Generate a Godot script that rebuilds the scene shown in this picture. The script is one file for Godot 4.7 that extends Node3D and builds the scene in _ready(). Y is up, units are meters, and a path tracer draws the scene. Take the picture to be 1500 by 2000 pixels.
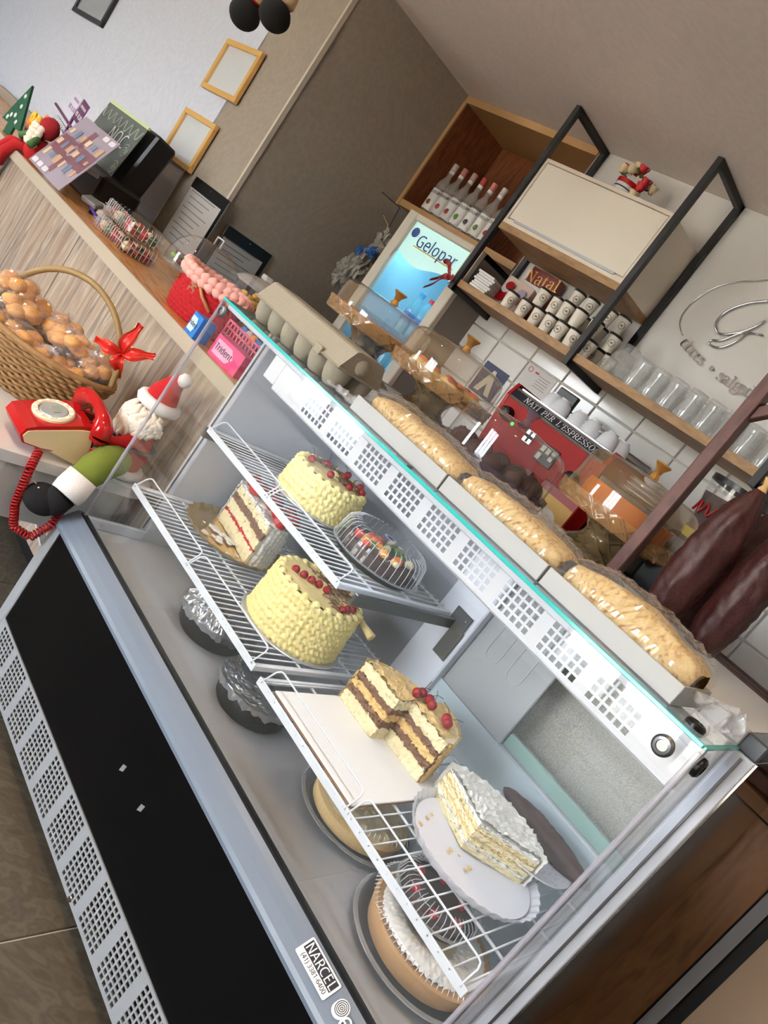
extends Node3D
# ---------------------------------------------------------------- state
var M := {}
var names := {}
var rng := RandomNumberGenerator.new()
var nz := FastNoiseLite.new()
var sans: SystemFont
var serif: SystemFont
var smooth_id := 1

# ---------------------------------------------------------------- entry
func _ready():
	rng.seed = 7
	nz.seed = 3; nz.noise_type = FastNoiseLite.TYPE_SIMPLEX; nz.frequency = 1.0; nz.fractal_octaves = 2
	sans = SystemFont.new(); sans.font_names = PackedStringArray(["Droid Sans"])
	serif = SystemFont.new(); serif.font_names = PackedStringArray(["Droid Serif"])
	# camera: solved from the vanishing points of the case, the shelf frame and the wall edges
	var cam := Camera3D.new(); cam.name = "camera"; add_child(cam)
	cam.position = Vector3(0, 1.4, 0)
	cam.rotation_degrees = Vector3(-11.852, 37.707, 36.783)
	cam.fov = 67.38; cam.near = 0.02; cam.far = 60.0
	cam.current = true
	# sky, daylight through the shop front behind the camera
	var env := Environment.new()
	env.background_mode = Environment.BG_SKY
	var sky := Sky.new(); var sm := ProceduralSkyMaterial.new()
	sm.sky_top_color = Color(0.82, 0.86, 0.91); sm.sky_horizon_color = Color(0.91, 0.93, 0.94)
	sm.ground_bottom_color = Color(0.50, 0.48, 0.44); sm.ground_horizon_color = Color(0.72, 0.71, 0.68)
	sm.sky_energy_multiplier = 4.4; sm.ground_energy_multiplier = 3.2
	sky.sky_material = sm; env.sky = sky
	env.tonemap_mode = Environment.TONE_MAPPER_LINEAR
	env.tonemap_exposure = 1.15
	env.sdfgi_enabled = true; env.ssao_enabled = true; env.ssil_enabled = true
	var we := WorldEnvironment.new(); we.name = "environment"; we.environment = env; add_child(we)
	# sun from behind the building: it reaches only the pavement outside, which brightens the ceiling
	var sun := DirectionalLight3D.new(); sun.name = "sun"; add_child(sun)
	sun.rotation_degrees = Vector3(-58, 172, 0); sun.light_color = rgb(255, 240, 214); sun.light_energy = 85.0
	sun.light_angular_distance = 0.6; sun.shadow_enabled = true
	make_materials()
	downlight(Vector3(-1.55, 2.5, -0.25), 0.9)
	downlight(Vector3(-0.35, 2.5, -0.45), 0.9)
	downlight(Vector3(-2.75, 2.5, -0.45), 0.9)
	downlight(Vector3(0.9, 2.5, -0.9), 0.9)
	downlight(Vector3(-4.3, 2.5, -0.6), 0.9)
	build_room()
	build_case()
	build_racks()
	build_case_cakes()
	build_deck_items()
	build_case_top()
	build_stands()
	build_salami()
	build_counter()
	build_counter_items()
	build_table()
	build_plush()
	build_wall_things()
	build_fridge()
	build_shelf()
	build_shelf_items()
	build_sign()
	build_back_counter()

# ---------------------------------------------------------------- naming helpers
func numbered(called: String) -> String:
	var n: int = names.get(called, 0)
	names[called] = n + 1
	return called if n == 0 else "%s_%03d" % [called, n]

func tag(o, label: String, category: String, group := ""):
	o.set_meta("label", label); o.set_meta("category", category)
	if group: o.set_meta("group", group)
	return o

func thing(called: String, label: String, category: String, at := Vector3.ZERO, turn := 0.0, group := "") -> Node3D:
	var o := Node3D.new(); o.name = numbered(called); add_child(o)
	o.position = at; o.rotation_degrees.y = turn
	tag(o, label, category, group)
	return o

func dup(src: Node3D, at: Vector3, turn := 0.0, label := "", group := "") -> Node3D:
	var base: String = String(src.name)
	if base.length() > 4 and base[base.length() - 4] == "_" and base.substr(base.length() - 3).is_valid_int(): base = base.substr(0, base.length() - 4)
	var r: Node3D = src.duplicate(); r.name = numbered(base); add_child(r)
	r.position = at; r.rotation_degrees.y = turn
	if label: r.set_meta("label", label)
	if group: r.set_meta("group", group)
	return r

func obj(called: String, st: SurfaceTool, m: Material, parent: Node = null) -> MeshInstance3D:
	st.generate_normals()
	var o := MeshInstance3D.new(); o.mesh = st.commit(); o.material_override = m
	if parent == null or parent == self:
		o.name = numbered(called); add_child(o)
	else:
		o.name = called; parent.add_child(o, true)
	return o

func struct(called: String, st: SurfaceTool, m: Material, label := "") -> MeshInstance3D:
	var o := obj(called, st, m)
	o.set_meta("kind", "structure")
	if label: o.set_meta("label", label)
	return o

func words(called: String, txt: String, h: float, m: Material, parent: Node, xf: Transform3D, font: Font = null, depth := 0.0006) -> MeshInstance3D:
	var t := TextMesh.new(); t.text = txt; t.font = font if font else sans
	t.font_size = 48; t.pixel_size = h / 36.0; t.depth = depth; t.curve_step = 1.5
	var o := MeshInstance3D.new(); o.mesh = t; o.material_override = m; o.name = called
	parent.add_child(o, true); o.transform = xf
	return o

# ---------------------------------------------------------------- mesh helpers
func S() -> SurfaceTool:
	var st := SurfaceTool.new(); st.begin(Mesh.PRIMITIVE_TRIANGLES); st.set_smooth_group(-1)
	return st

func T(p := Vector3.ZERO, rx := 0.0, ry := 0.0, rz := 0.0) -> Transform3D:
	return Transform3D(Basis.from_euler(Vector3(deg_to_rad(rx), deg_to_rad(ry), deg_to_rad(rz))), p)

func tri(st, a, b, c):
	st.add_vertex(a); st.add_vertex(b); st.add_vertex(c)

func qo(st, a: Vector3, b: Vector3, c: Vector3, d: Vector3, out: Vector3):
	# quad facing out (front faces run clockwise)
	if (b - a).cross(c - a).dot(out) > 0:
		tri(st, a, d, c); tri(st, a, c, b)
	else:
		tri(st, a, b, c); tri(st, a, c, d)

func bx(st, c: Vector3, s: Vector3, b := 0.0, xf := Transform3D.IDENTITY):
	st.set_smooth_group(-1)
	var h := s * 0.5
	b = min(b, min(h.x, min(h.y, h.z)) * 0.9)
	for i in 3:
		var j := (i + 1) % 3; var k := (i + 2) % 3
		for sg in [-1.0, 1.0]:
			var v := []
			for q in [[-1, -1], [1, -1], [1, 1], [-1, 1]]:
				var p := Vector3.ZERO
				p[i] = sg * h[i]; p[j] = q[0] * (h[j] - b); p[k] = q[1] * (h[k] - b)
				v.append(xf * (c + p))
			var o := Vector3.ZERO; o[i] = sg
			qo(st, v[0], v[1], v[2], v[3], xf.basis * o)
			if b > 0.0:
				for sj in [-1.0, 1.0]:
					var e := []
					for q in [[1, -1], [1, 1], [0, 1], [0, -1]]:
						var p := Vector3.ZERO
						p[i] = sg * (h[i] if q[0] == 1 else h[i] - b)
						p[j] = sj * (h[j] - b if q[0] == 1 else h[j])
						p[k] = q[1] * (h[k] - b)
						e.append(xf * (c + p))
					var o2 := Vector3.ZERO; o2[i] = sg; o2[j] = sj
					qo(st, e[0], e[1], e[2], e[3], xf.basis * o2)
	if b > 0.0:
		for sx in [-1.0, 1.0]:
			for sy in [-1.0, 1.0]:
				for sz in [-1.0, 1.0]:
					var a1 := xf * (c + Vector3(sx * h.x, sy * (h.y - b), sz * (h.z - b)))
					var a2 := xf * (c + Vector3(sx * (h.x - b), sy * h.y, sz * (h.z - b)))
					var a3 := xf * (c + Vector3(sx * (h.x - b), sy * (h.y - b), sz * h.z))
					if (a2 - a1).cross(a3 - a1).dot(xf.basis * Vector3(sx, sy, sz)) > 0: tri(st, a1, a3, a2)
					else: tri(st, a1, a2, a3)

func bar(st, a: Vector3, b: Vector3, w: float, d: float, up := Vector3.UP, bev := 0.0):
	# box-section bar from a to b
	var z := (b - a); var l := z.length(); z = z / l
	var x := up.cross(z)
	if x.length() < 0.01: x = Vector3.RIGHT.cross(z)
	x = x.normalized(); var y := z.cross(x)
	bx(st, Vector3.ZERO, Vector3(w, d, l), bev, Transform3D(Basis(x, y, z), (a + b) * 0.5))

func lathe(st, prof: Array, seg := 24, xf := Transform3D.IDENTITY, a0 := 0.0, a1 := TAU, flute := 0.0, nfl := 0):
	# prof: Vector2(radius, height) from bottom to top on the outside
	smooth_id += 1; var sid := smooth_id
	for i in prof.size() - 1:
		if i > 0:
			var u: Vector2 = (prof[i] - prof[i - 1]); var w: Vector2 = (prof[i + 1] - prof[i])
			if u.length() > 0 and w.length() > 0 and abs(u.angle_to(w)) > 0.6: smooth_id += 1; sid = smooth_id
		st.set_smooth_group(sid)
		for k in seg:
			var t0 := a0 + (a1 - a0) * k / seg; var t1 := a0 + (a1 - a0) * (k + 1) / seg
			var f0 := 1.0 + flute * cos(t0 * nfl); var f1 := 1.0 + flute * cos(t1 * nfl)
			var p0: Vector2 = prof[i]; var p1: Vector2 = prof[i + 1]
			var a := xf * Vector3(p0.x * f0 * cos(t0), p0.y, p0.x * f0 * sin(t0))
			var b := xf * Vector3(p0.x * f1 * cos(t1), p0.y, p0.x * f1 * sin(t1))
			var c := xf * Vector3(p1.x * f1 * cos(t1), p1.y, p1.x * f1 * sin(t1))
			var d := xf * Vector3(p1.x * f0 * cos(t0), p1.y, p1.x * f0 * sin(t0))
			if p0.x > 1e-6: tri(st, a, b, c)
			if p1.x > 1e-6: tri(st, a, c, d)

func tube(st, pts: Array, r, sides := 6, closed := false):
	smooth_id += 1; st.set_smooth_group(smooth_id)
	var n := pts.size(); var rings := []
	var ref := Vector3.UP
	for i in n:
		var a: Vector3 = pts[(i - 1 + n) % n] if (i > 0 or closed) else pts[i]
		var b: Vector3 = pts[(i + 1) % n] if (i < n - 1 or closed) else pts[i]
		var t := (b - a).normalized()
		var x := ref.cross(t)
		if x.length() < 0.05: x = Vector3(0.9, 0.1, 0.4).cross(t)
		x = x.normalized(); var y := t.cross(x); ref = y
		var rr: float = r[i] if r is Array else r
		var ring := []
		for k in sides:
			var an := TAU * k / sides
			ring.append(pts[i] + (x * cos(an) + y * sin(an)) * rr)
		rings.append(ring)
	for i in (n if closed else n - 1):
		var A: Array = rings[i]; var B: Array = rings[(i + 1) % n]
		for k in sides:
			var k2 := (k + 1) % sides
			tri(st, A[k], B[k2], A[k2]); tri(st, A[k], B[k], B[k2])
	if not closed:
		for e in [0, n - 1]:
			var ring2: Array = rings[e]
			for k in sides:
				if e == 0: tri(st, pts[e], ring2[k], ring2[(k + 1) % sides])
				else: tri(st, pts[e], ring2[(k + 1) % sides], ring2[k])

func prism(st, poly: Array, z0: float, z1: float, xf := Transform3D.IDENTITY):
	st.set_smooth_group(-1)
	var pv := PackedVector2Array(poly)
	var idx := Geometry2D.triangulate_polygon(pv)
	for i in range(0, idx.size(), 3):
		var a := pv[idx[i]]; var b := pv[idx[i + 1]]; var c := pv[idx[i + 2]]
		var ccw := (b - a).cross(c - a) > 0
		var fa := xf * Vector3(a.x, a.y, z1); var fb := xf * Vector3(b.x, b.y, z1); var fc := xf * Vector3(c.x, c.y, z1)
		var ba := xf * Vector3(a.x, a.y, z0); var bb := xf * Vector3(b.x, b.y, z0); var bc := xf * Vector3(c.x, c.y, z0)
		if ccw: tri(st, fa, fc, fb); tri(st, ba, bb, bc)
		else: tri(st, fa, fb, fc); tri(st, ba, bc, bb)
	var cw := Geometry2D.is_polygon_clockwise(pv)
	for i in pv.size():
		var a := pv[i]; var b := pv[(i + 1) % pv.size()]
		var p := xf * Vector3(a.x, a.y, z0); var q := xf * Vector3(b.x, b.y, z0)
		var r := xf * Vector3(b.x, b.y, z1); var s := xf * Vector3(a.x, a.y, z1)
		if cw: tri(st, p, q, r); tri(st, p, r, s)
		else: tri(st, p, r, q); tri(st, p, s, r)

func surf(st, f: Callable, nu: int, nv: int, flip := false, group := true):
	# smooth grid: f.call(u, v) with u, v in 0..1
	smooth_id += 1
	st.set_smooth_group(smooth_id if group else -1)
	var g := []
	for j in nv + 1:
		var row := []
		for i in nu + 1: row.append(f.call(float(i) / nu, float(j) / nv))
		g.append(row)
	for j in nv:
		for i in nu:
			var a: Vector3 = g[j][i]; var b: Vector3 = g[j][i + 1]; var c: Vector3 = g[j + 1][i + 1]; var d: Vector3 = g[j + 1][i]
			if flip: tri(st, a, b, c); tri(st, a, c, d)
			else: tri(st, a, c, b); tri(st, a, d, c)

func ball(st, c: Vector3, r: Vector3, seg := 10, rings := 7, bump := 0.0, freq := 20.0, xf := Transform3D.IDENTITY):
	surf(st, func(u: float, v: float):
		var d := Vector3(sin(PI * v) * cos(TAU * u), cos(PI * v), sin(PI * v) * sin(TAU * u))
		var k := 1.0
		if bump > 0.0: k += bump * nz.get_noise_3dv((d * 0.05 + c) * freq)
		return xf * (c + d * r * k), seg, rings, true)

func rrect(w: float, h: float, r: float, n := 4) -> Array:
	var p := []
	for q in [[1, 1, 0.0], [-1, 1, 90.0], [-1, -1, 180.0], [1, -1, 270.0]]:
		for i in n + 1:
			var a := deg_to_rad(q[2] + 90.0 * i / n)
			p.append(Vector2(q[0] * (w * 0.5 - r) + cos(a) * r, q[1] * (h * 0.5 - r) + sin(a) * r))
	return p

func n3(p: Vector3) -> float:
	return nz.get_noise_3dv(p)

# ---------------------------------------------------------------- materials
func mat(c: Color, rough := 0.6, metal := 0.0) -> StandardMaterial3D:
	var m := StandardMaterial3D.new(); m.albedo_color = c; m.roughness = rough; m.metallic = metal
	return m

func clear(c: Color, a: float, rough := 0.04) -> StandardMaterial3D:
	var m := mat(Color(c.r, c.g, c.b, a), rough)
	m.transparency = BaseMaterial3D.TRANSPARENCY_ALPHA
	m.cull_mode = BaseMaterial3D.CULL_DISABLED
	return m

func tex_mat(img: Image, scale: float, rough := 0.6, tint := Color.WHITE) -> StandardMaterial3D:
	var m := mat(tint, rough)
	img.generate_mipmaps()
	m.albedo_texture = ImageTexture.create_from_image(img)
	m.uv1_triplanar = true; m.uv1_world_triplanar = false
	m.uv1_scale = Vector3(scale, scale, scale)
	return m

func noise_img(w: int, h: int, stops: Array, fx: float, fy: float, seed_: int, oct := 4, contrast := 1.0) -> Image:
	# blends colour stops by layered noise; fx, fy give the stretch
	var n := FastNoiseLite.new(); n.seed = seed_; n.noise_type = FastNoiseLite.TYPE_SIMPLEX; n.fractal_octaves = oct; n.frequency = 1.0
	var img := Image.create(w, h, false, Image.FORMAT_RGB8)
	for y in h:
		for x in w:
			# wrap both ways so that the repeats join
			var ax := TAU * x / w; var ay := TAU * y / h
			var v := n.get_noise_3d(cos(ax) * fx, sin(ax) * fx + cos(ay) * fy * 0.7, sin(ay) * fy + 3.0)
			var t: float = clamp(0.5 + v * contrast, 0.0, 0.999) * (stops.size() - 1)
			var i := int(t)
			img.set_pixel(x, y, stops[i].lerp(stops[i + 1], t - i))
	return img

func rgb(r, g, b) -> Color:
	return Color(r / 255.0, g / 255.0, b / 255.0)

func make_materials():
	M.white = mat(rgb(226, 226, 224), 0.45)
	M.enamel = mat(rgb(232, 233, 236), 0.3)
	M.ceiling = tex_mat(noise_img(128, 128, [rgb(236, 222, 212), rgb(242, 230, 220)], 6, 6, 5), 0.9, 0.9)
	M.wall_white = tex_mat(noise_img(128, 128, [rgb(204, 207, 216), rgb(214, 217, 225)], 7, 7, 6), 0.8, 0.85)
	M.taupe = tex_mat(noise_img(128, 128, [rgb(148, 136, 122), rgb(158, 146, 131)], 7, 7, 7), 0.8, 0.85)
	M.grey_paint = mat(rgb(150, 152, 156), 0.8)
	M.floor = tex_mat(noise_img(512, 512, [rgb(78, 70, 58), rgb(96, 86, 72), rgb(84, 75, 62), rgb(104, 94, 78), rgb(88, 80, 68)], 3.0, 3.0, 11, 6, 0.9), 0.8, 0.6)
	M.grout = mat(rgb(198, 194, 184), 0.9)
	M.tile = mat(rgb(214, 210, 202), 0.16)
	M.panel_white = mat(rgb(222, 218, 212), 0.35)
	M.black = mat(rgb(14, 14, 15), 0.35)
	M.black_gloss = mat(rgb(7, 7, 8), 0.3); M.black_gloss.metallic_specular = 0.25
	M.black_metal = mat(rgb(28, 28, 32), 0.5)
	M.steel = mat(rgb(176, 178, 180), 0.28, 1.0)
	M.dark_steel = mat(rgb(120, 122, 124), 0.35, 1.0)
	M.chrome = mat(rgb(205, 206, 208), 0.1, 1.0)
	M.alu = mat(rgb(186, 189, 192), 0.42, 0.6)
	M.bumper = mat(rgb(112, 122, 136), 0.33)
	M.wire = mat(rgb(226, 229, 232), 0.35)
	M.case_white = mat(rgb(214, 217, 224), 0.4)
	M.deck = tex_mat(noise_img(256, 256, [rgb(186, 188, 191), rgb(190, 192, 195), rgb(188, 190, 193)], 6, 6, 12), 2.0, 0.35)
	M.glass = clear(rgb(150, 170, 166), 0.012, 0.02)
	M.glass_edge = mat(rgb(64, 190, 188), 0.12)
	M.pane_tint = clear(rgb(150, 190, 182), 0.10, 0.03)
	M.plastic = clear(rgb(214, 218, 222), 0.04, 0.06)
	M.film = clear(rgb(226, 228, 230), 0.09, 0.07)
	M.film_thick = clear(rgb(220, 222, 226), 0.3, 0.15)
	M.amber = clear(rgb(134, 112, 76), 0.72, 0.1)
	M.amber_rim = clear(rgb(170, 132, 88), 0.6, 0.08)
	M.amber_dome = clear(rgb(190, 160, 112), 0.17, 0.05)
	M.smoke = clear(rgb(104, 92, 108), 0.55, 0.08)
	M.smoke_dome = clear(rgb(180, 174, 178), 0.05, 0.04)
	M.gold = mat(rgb(214, 168, 96), 0.22, 0.75)
	M.gold_foil = mat(rgb(224, 194, 136), 0.24, 0.85)
	M.foil = mat(rgb(205, 207, 210), 0.3, 1.0)
	M.red = mat(rgb(158, 14, 16), 0.28)
	M.red_gloss = mat(rgb(172, 15, 17), 0.12)
	M.dark_red = mat(rgb(110, 12, 14), 0.3)
	M.cream_plastic = mat(rgb(232, 208, 160), 0.35)
	M.buttercream = mat(rgb(240, 222, 150), 0.55)
	M.buttercream.subsurf_scatter_enabled = true; M.buttercream.subsurf_scatter_strength = 0.08
	M.whipped = mat(rgb(240, 236, 226), 0.55)
	M.sponge = tex_mat(noise_img(128, 128, [rgb(214, 186, 118), rgb(236, 212, 150), rgb(226, 200, 132)], 14, 14, 13), 9.0, 0.9)
	M.sponge_pale = tex_mat(noise_img(128, 128, [rgb(226, 206, 156), rgb(240, 226, 184), rgb(232, 214, 166)], 14, 14, 14), 9.0, 0.9)
	M.filling = tex_mat(noise_img(128, 128, [rgb(104, 70, 48), rgb(140, 100, 72), rgb(118, 80, 54)], 9, 9, 15), 12.0, 0.6)
	M.choc = tex_mat(noise_img(128, 128, [rgb(48, 28, 20), rgb(78, 48, 34), rgb(58, 34, 24)], 9, 9, 16), 14.0, 0.55)
	M.crumb = tex_mat(noise_img(128, 128, [rgb(206, 158, 86), rgb(236, 202, 136), rgb(222, 178, 106), rgb(244, 218, 162)], 16, 16, 17, 3, 1.4), 10.0, 0.85)
	M.coconut = tex_mat(noise_img(128, 128, [rgb(250, 246, 236), rgb(242, 232, 212), rgb(252, 250, 242), rgb(232, 216, 188)], 18, 18, 18, 3, 1.1), 9.0, 0.85)
	M.cherry = mat(rgb(150, 10, 22), 0.12)
	M.strawberry = tex_mat(noise_img(64, 64, [rgb(176, 22, 30), rgb(200, 36, 38), rgb(166, 16, 26)], 10, 10, 19), 20.0, 0.25)
	M.stem = mat(rgb(62, 48, 30), 0.7)
	M.leaf = mat(rgb(66, 104, 50), 0.6)
	M.card_white = mat(rgb(246, 242, 234), 0.7)
	M.card_brown = mat(rgb(150, 108, 74), 0.8)
	M.paper = mat(rgb(232, 230, 226), 0.8)
	M.ink = mat(rgb(30, 28, 40), 0.6)
	M.bread = tex_mat(noise_img(256, 256, [rgb(166, 112, 58), rgb(206, 170, 104), rgb(222, 196, 136), rgb(214, 184, 122), rgb(226, 204, 150)], 4, 4, 20, 4, 1.1), 4.0, 0.8)
	M.bread_roll = tex_mat(noise_img(128, 128, [rgb(206, 140, 72), rgb(234, 182, 112), rgb(222, 164, 92), rgb(196, 122, 58)], 5, 5, 21), 10.0, 0.6)
	M.tray_grey = mat(rgb(180, 182, 182), 0.5)
	M.pulp = tex_mat(noise_img(128, 128, [rgb(148, 140, 124), rgb(162, 154, 138), rgb(140, 132, 116)], 10, 10, 22), 8.0, 0.95)
	M.salami = tex_mat(noise_img(256, 256, [rgb(36, 10, 10), rgb(60, 17, 16), rgb(46, 12, 12), rgb(92, 44, 38)], 9, 9, 23, 5, 1.4), 7.0, 0.5)
	M.twine = mat(rgb(214, 176, 116), 0.8)
	M.wood_dark = tex_mat(noise_img(64, 512, [rgb(68, 34, 28), rgb(92, 50, 42), rgb(78, 40, 34)], 5, 1.2, 24), 1.6, 0.5)
	M.wood_grey = tex_mat(noise_img(256, 512, [rgb(138, 116, 98), rgb(164, 144, 124), rgb(148, 128, 110), rgb(176, 160, 144), rgb(120, 102, 88), rgb(150, 134, 118)], 3.2, 0.22, 25, 5, 1.1), 0.7, 0.6)
	M.wood_shelf = tex_mat(noise_img(512, 128, [rgb(140, 108, 74), rgb(168, 134, 94), rgb(152, 118, 82)], 0.9, 6, 26), 1.2, 0.55)
	M.wood_brown = tex_mat(noise_img(256, 512, [rgb(104, 58, 34), rgb(132, 78, 46), rgb(116, 66, 38), rgb(92, 50, 30)], 6, 0.9, 27, 4, 1.1), 1.1, 0.5)
	M.wood_cabinet = tex_mat(noise_img(256, 512, [rgb(120, 84, 54), rgb(146, 104, 68), rgb(132, 92, 60)], 5, 0.8, 28, 4, 1.0), 1.0, 0.4)
	M.wood_top = tex_mat(noise_img(512, 256, [rgb(206, 148, 88), rgb(226, 170, 108), rgb(214, 156, 94), rgb(190, 130, 74)], 0.9, 6, 29), 1.0, 0.25)
	M.wood_panel = tex_mat(noise_img(256, 512, [rgb(166, 116, 78), rgb(190, 140, 98), rgb(178, 126, 86), rgb(148, 100, 66)], 6, 0.8, 30), 1.2, 0.5)
	M.slab_edge = mat(rgb(176, 162, 142), 0.55)
	M.trim_wood = mat(rgb(176, 138, 92), 0.5)
	M.granite = tex_mat(noise_img(512, 512, [rgb(140, 138, 130), rgb(182, 178, 168), rgb(160, 157, 148), rgb(214, 208, 190), rgb(128, 126, 120)], 16, 16, 31, 5, 1.6), 2.6, 0.3)
	M.wicker = tex_mat(noise_img(128, 128, [rgb(126, 92, 54), rgb(160, 122, 76), rgb(142, 106, 64)], 9, 9, 32), 6.0, 0.7)
	M.beard = mat(rgb(240, 226, 206), 0.95)
	M.plush_white = tex_mat(noise_img(64, 64, [rgb(220, 212, 204), rgb(242, 236, 230)], 9, 9, 33, 3, 1.4), 16.0, 1.0)
	M.plush_red = mat(rgb(178, 22, 28), 0.95)
	M.plush_green = mat(rgb(112, 124, 44), 0.95)
	M.plush_black = mat(rgb(14, 12, 14), 0.95)
	M.skin_cloth = mat(rgb(224, 186, 156), 0.9)
	M.pink_knit = mat(rgb(240, 176, 164), 1.0)
	M.red_knit = mat(rgb(172, 18, 28), 0.95)
	M.cup_paper = mat(rgb(232, 224, 208), 0.6)
	M.cup_lid = mat(rgb(36, 26, 24), 0.4)
	M.seal = mat(rgb(120, 108, 96), 0.7)
	M.glassware = clear(rgb(232, 234, 230), 0.2, 0.03)
	M.bottle_glass = clear(rgb(200, 196, 186), 0.32, 0.05)
	M.water_bottle = clear(rgb(120, 200, 226), 0.42, 0.08)
	M.blue_cap = mat(rgb(36, 150, 200), 0.4)
	M.red_cap = mat(rgb(196, 40, 48), 0.4)
	M.lamp = mat(rgb(255, 236, 206), 0.5)
	M.lamp.emission_enabled = true; M.lamp.emission = rgb(255, 226, 184); M.lamp.emission_energy_multiplier = 3.0
	M.led = mat(rgb(250, 250, 255), 0.5)
	M.led.emission_enabled = true; M.led.emission = rgb(240, 244, 255); M.led.emission_energy_multiplier = 1.6

func downlight(p: Vector3, e: float):
	var t := thing("ceiling_downlight", "small round warm downlight recessed in the ceiling", "downlight", p, 0, "ceiling downlights")
	var st := S(); lathe(st, [Vector2(0.048, 0.0), Vector2(0.062, 0.0), Vector2(0.062, 0.014), Vector2(0.048, 0.014)], 24); obj("ring", st, M.white, t)
	st = S(); lathe(st, [Vector2(0.0, 0.006), Vector2(0.047, 0.006)], 20); obj("bulb", st, M.lamp, t)
	var l := SpotLight3D.new(); l.name = "lamp_light"; t.add_child(l)
	l.position = Vector3(0, -0.006, 0); l.rotation_degrees = Vector3(-90, 0, 0)
	l.light_color = rgb(255, 218, 172); l.light_energy = e; l.spot_angle = 62; l.spot_range = 8; l.spot_attenuation = 2
	l.light_size = 0.05; l.shadow_enabled = true

# ---------------------------------------------------------------- room
func slab(called: String, x0, x1, y0, y1, z0, z1, m: Material, label := "") -> MeshInstance3D:
	var st := S(); bx(st, Vector3((x0 + x1) * 0.5, (y0 + y1) * 0.5, (z0 + z1) * 0.5), Vector3(abs(x1 - x0), abs(y1 - y0), abs(z1 - z0)))
	return struct(called, st, m, label)

func pbox(called: String, p0: Vector3, p1: Vector3, m: Material, parent: Node, bev := 0.0) -> MeshInstance3D:
	var st := S(); bx(st, (p0 + p1) * 0.5, (p1 - p0).abs(), bev)
	return obj(called, st, m, parent)

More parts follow.
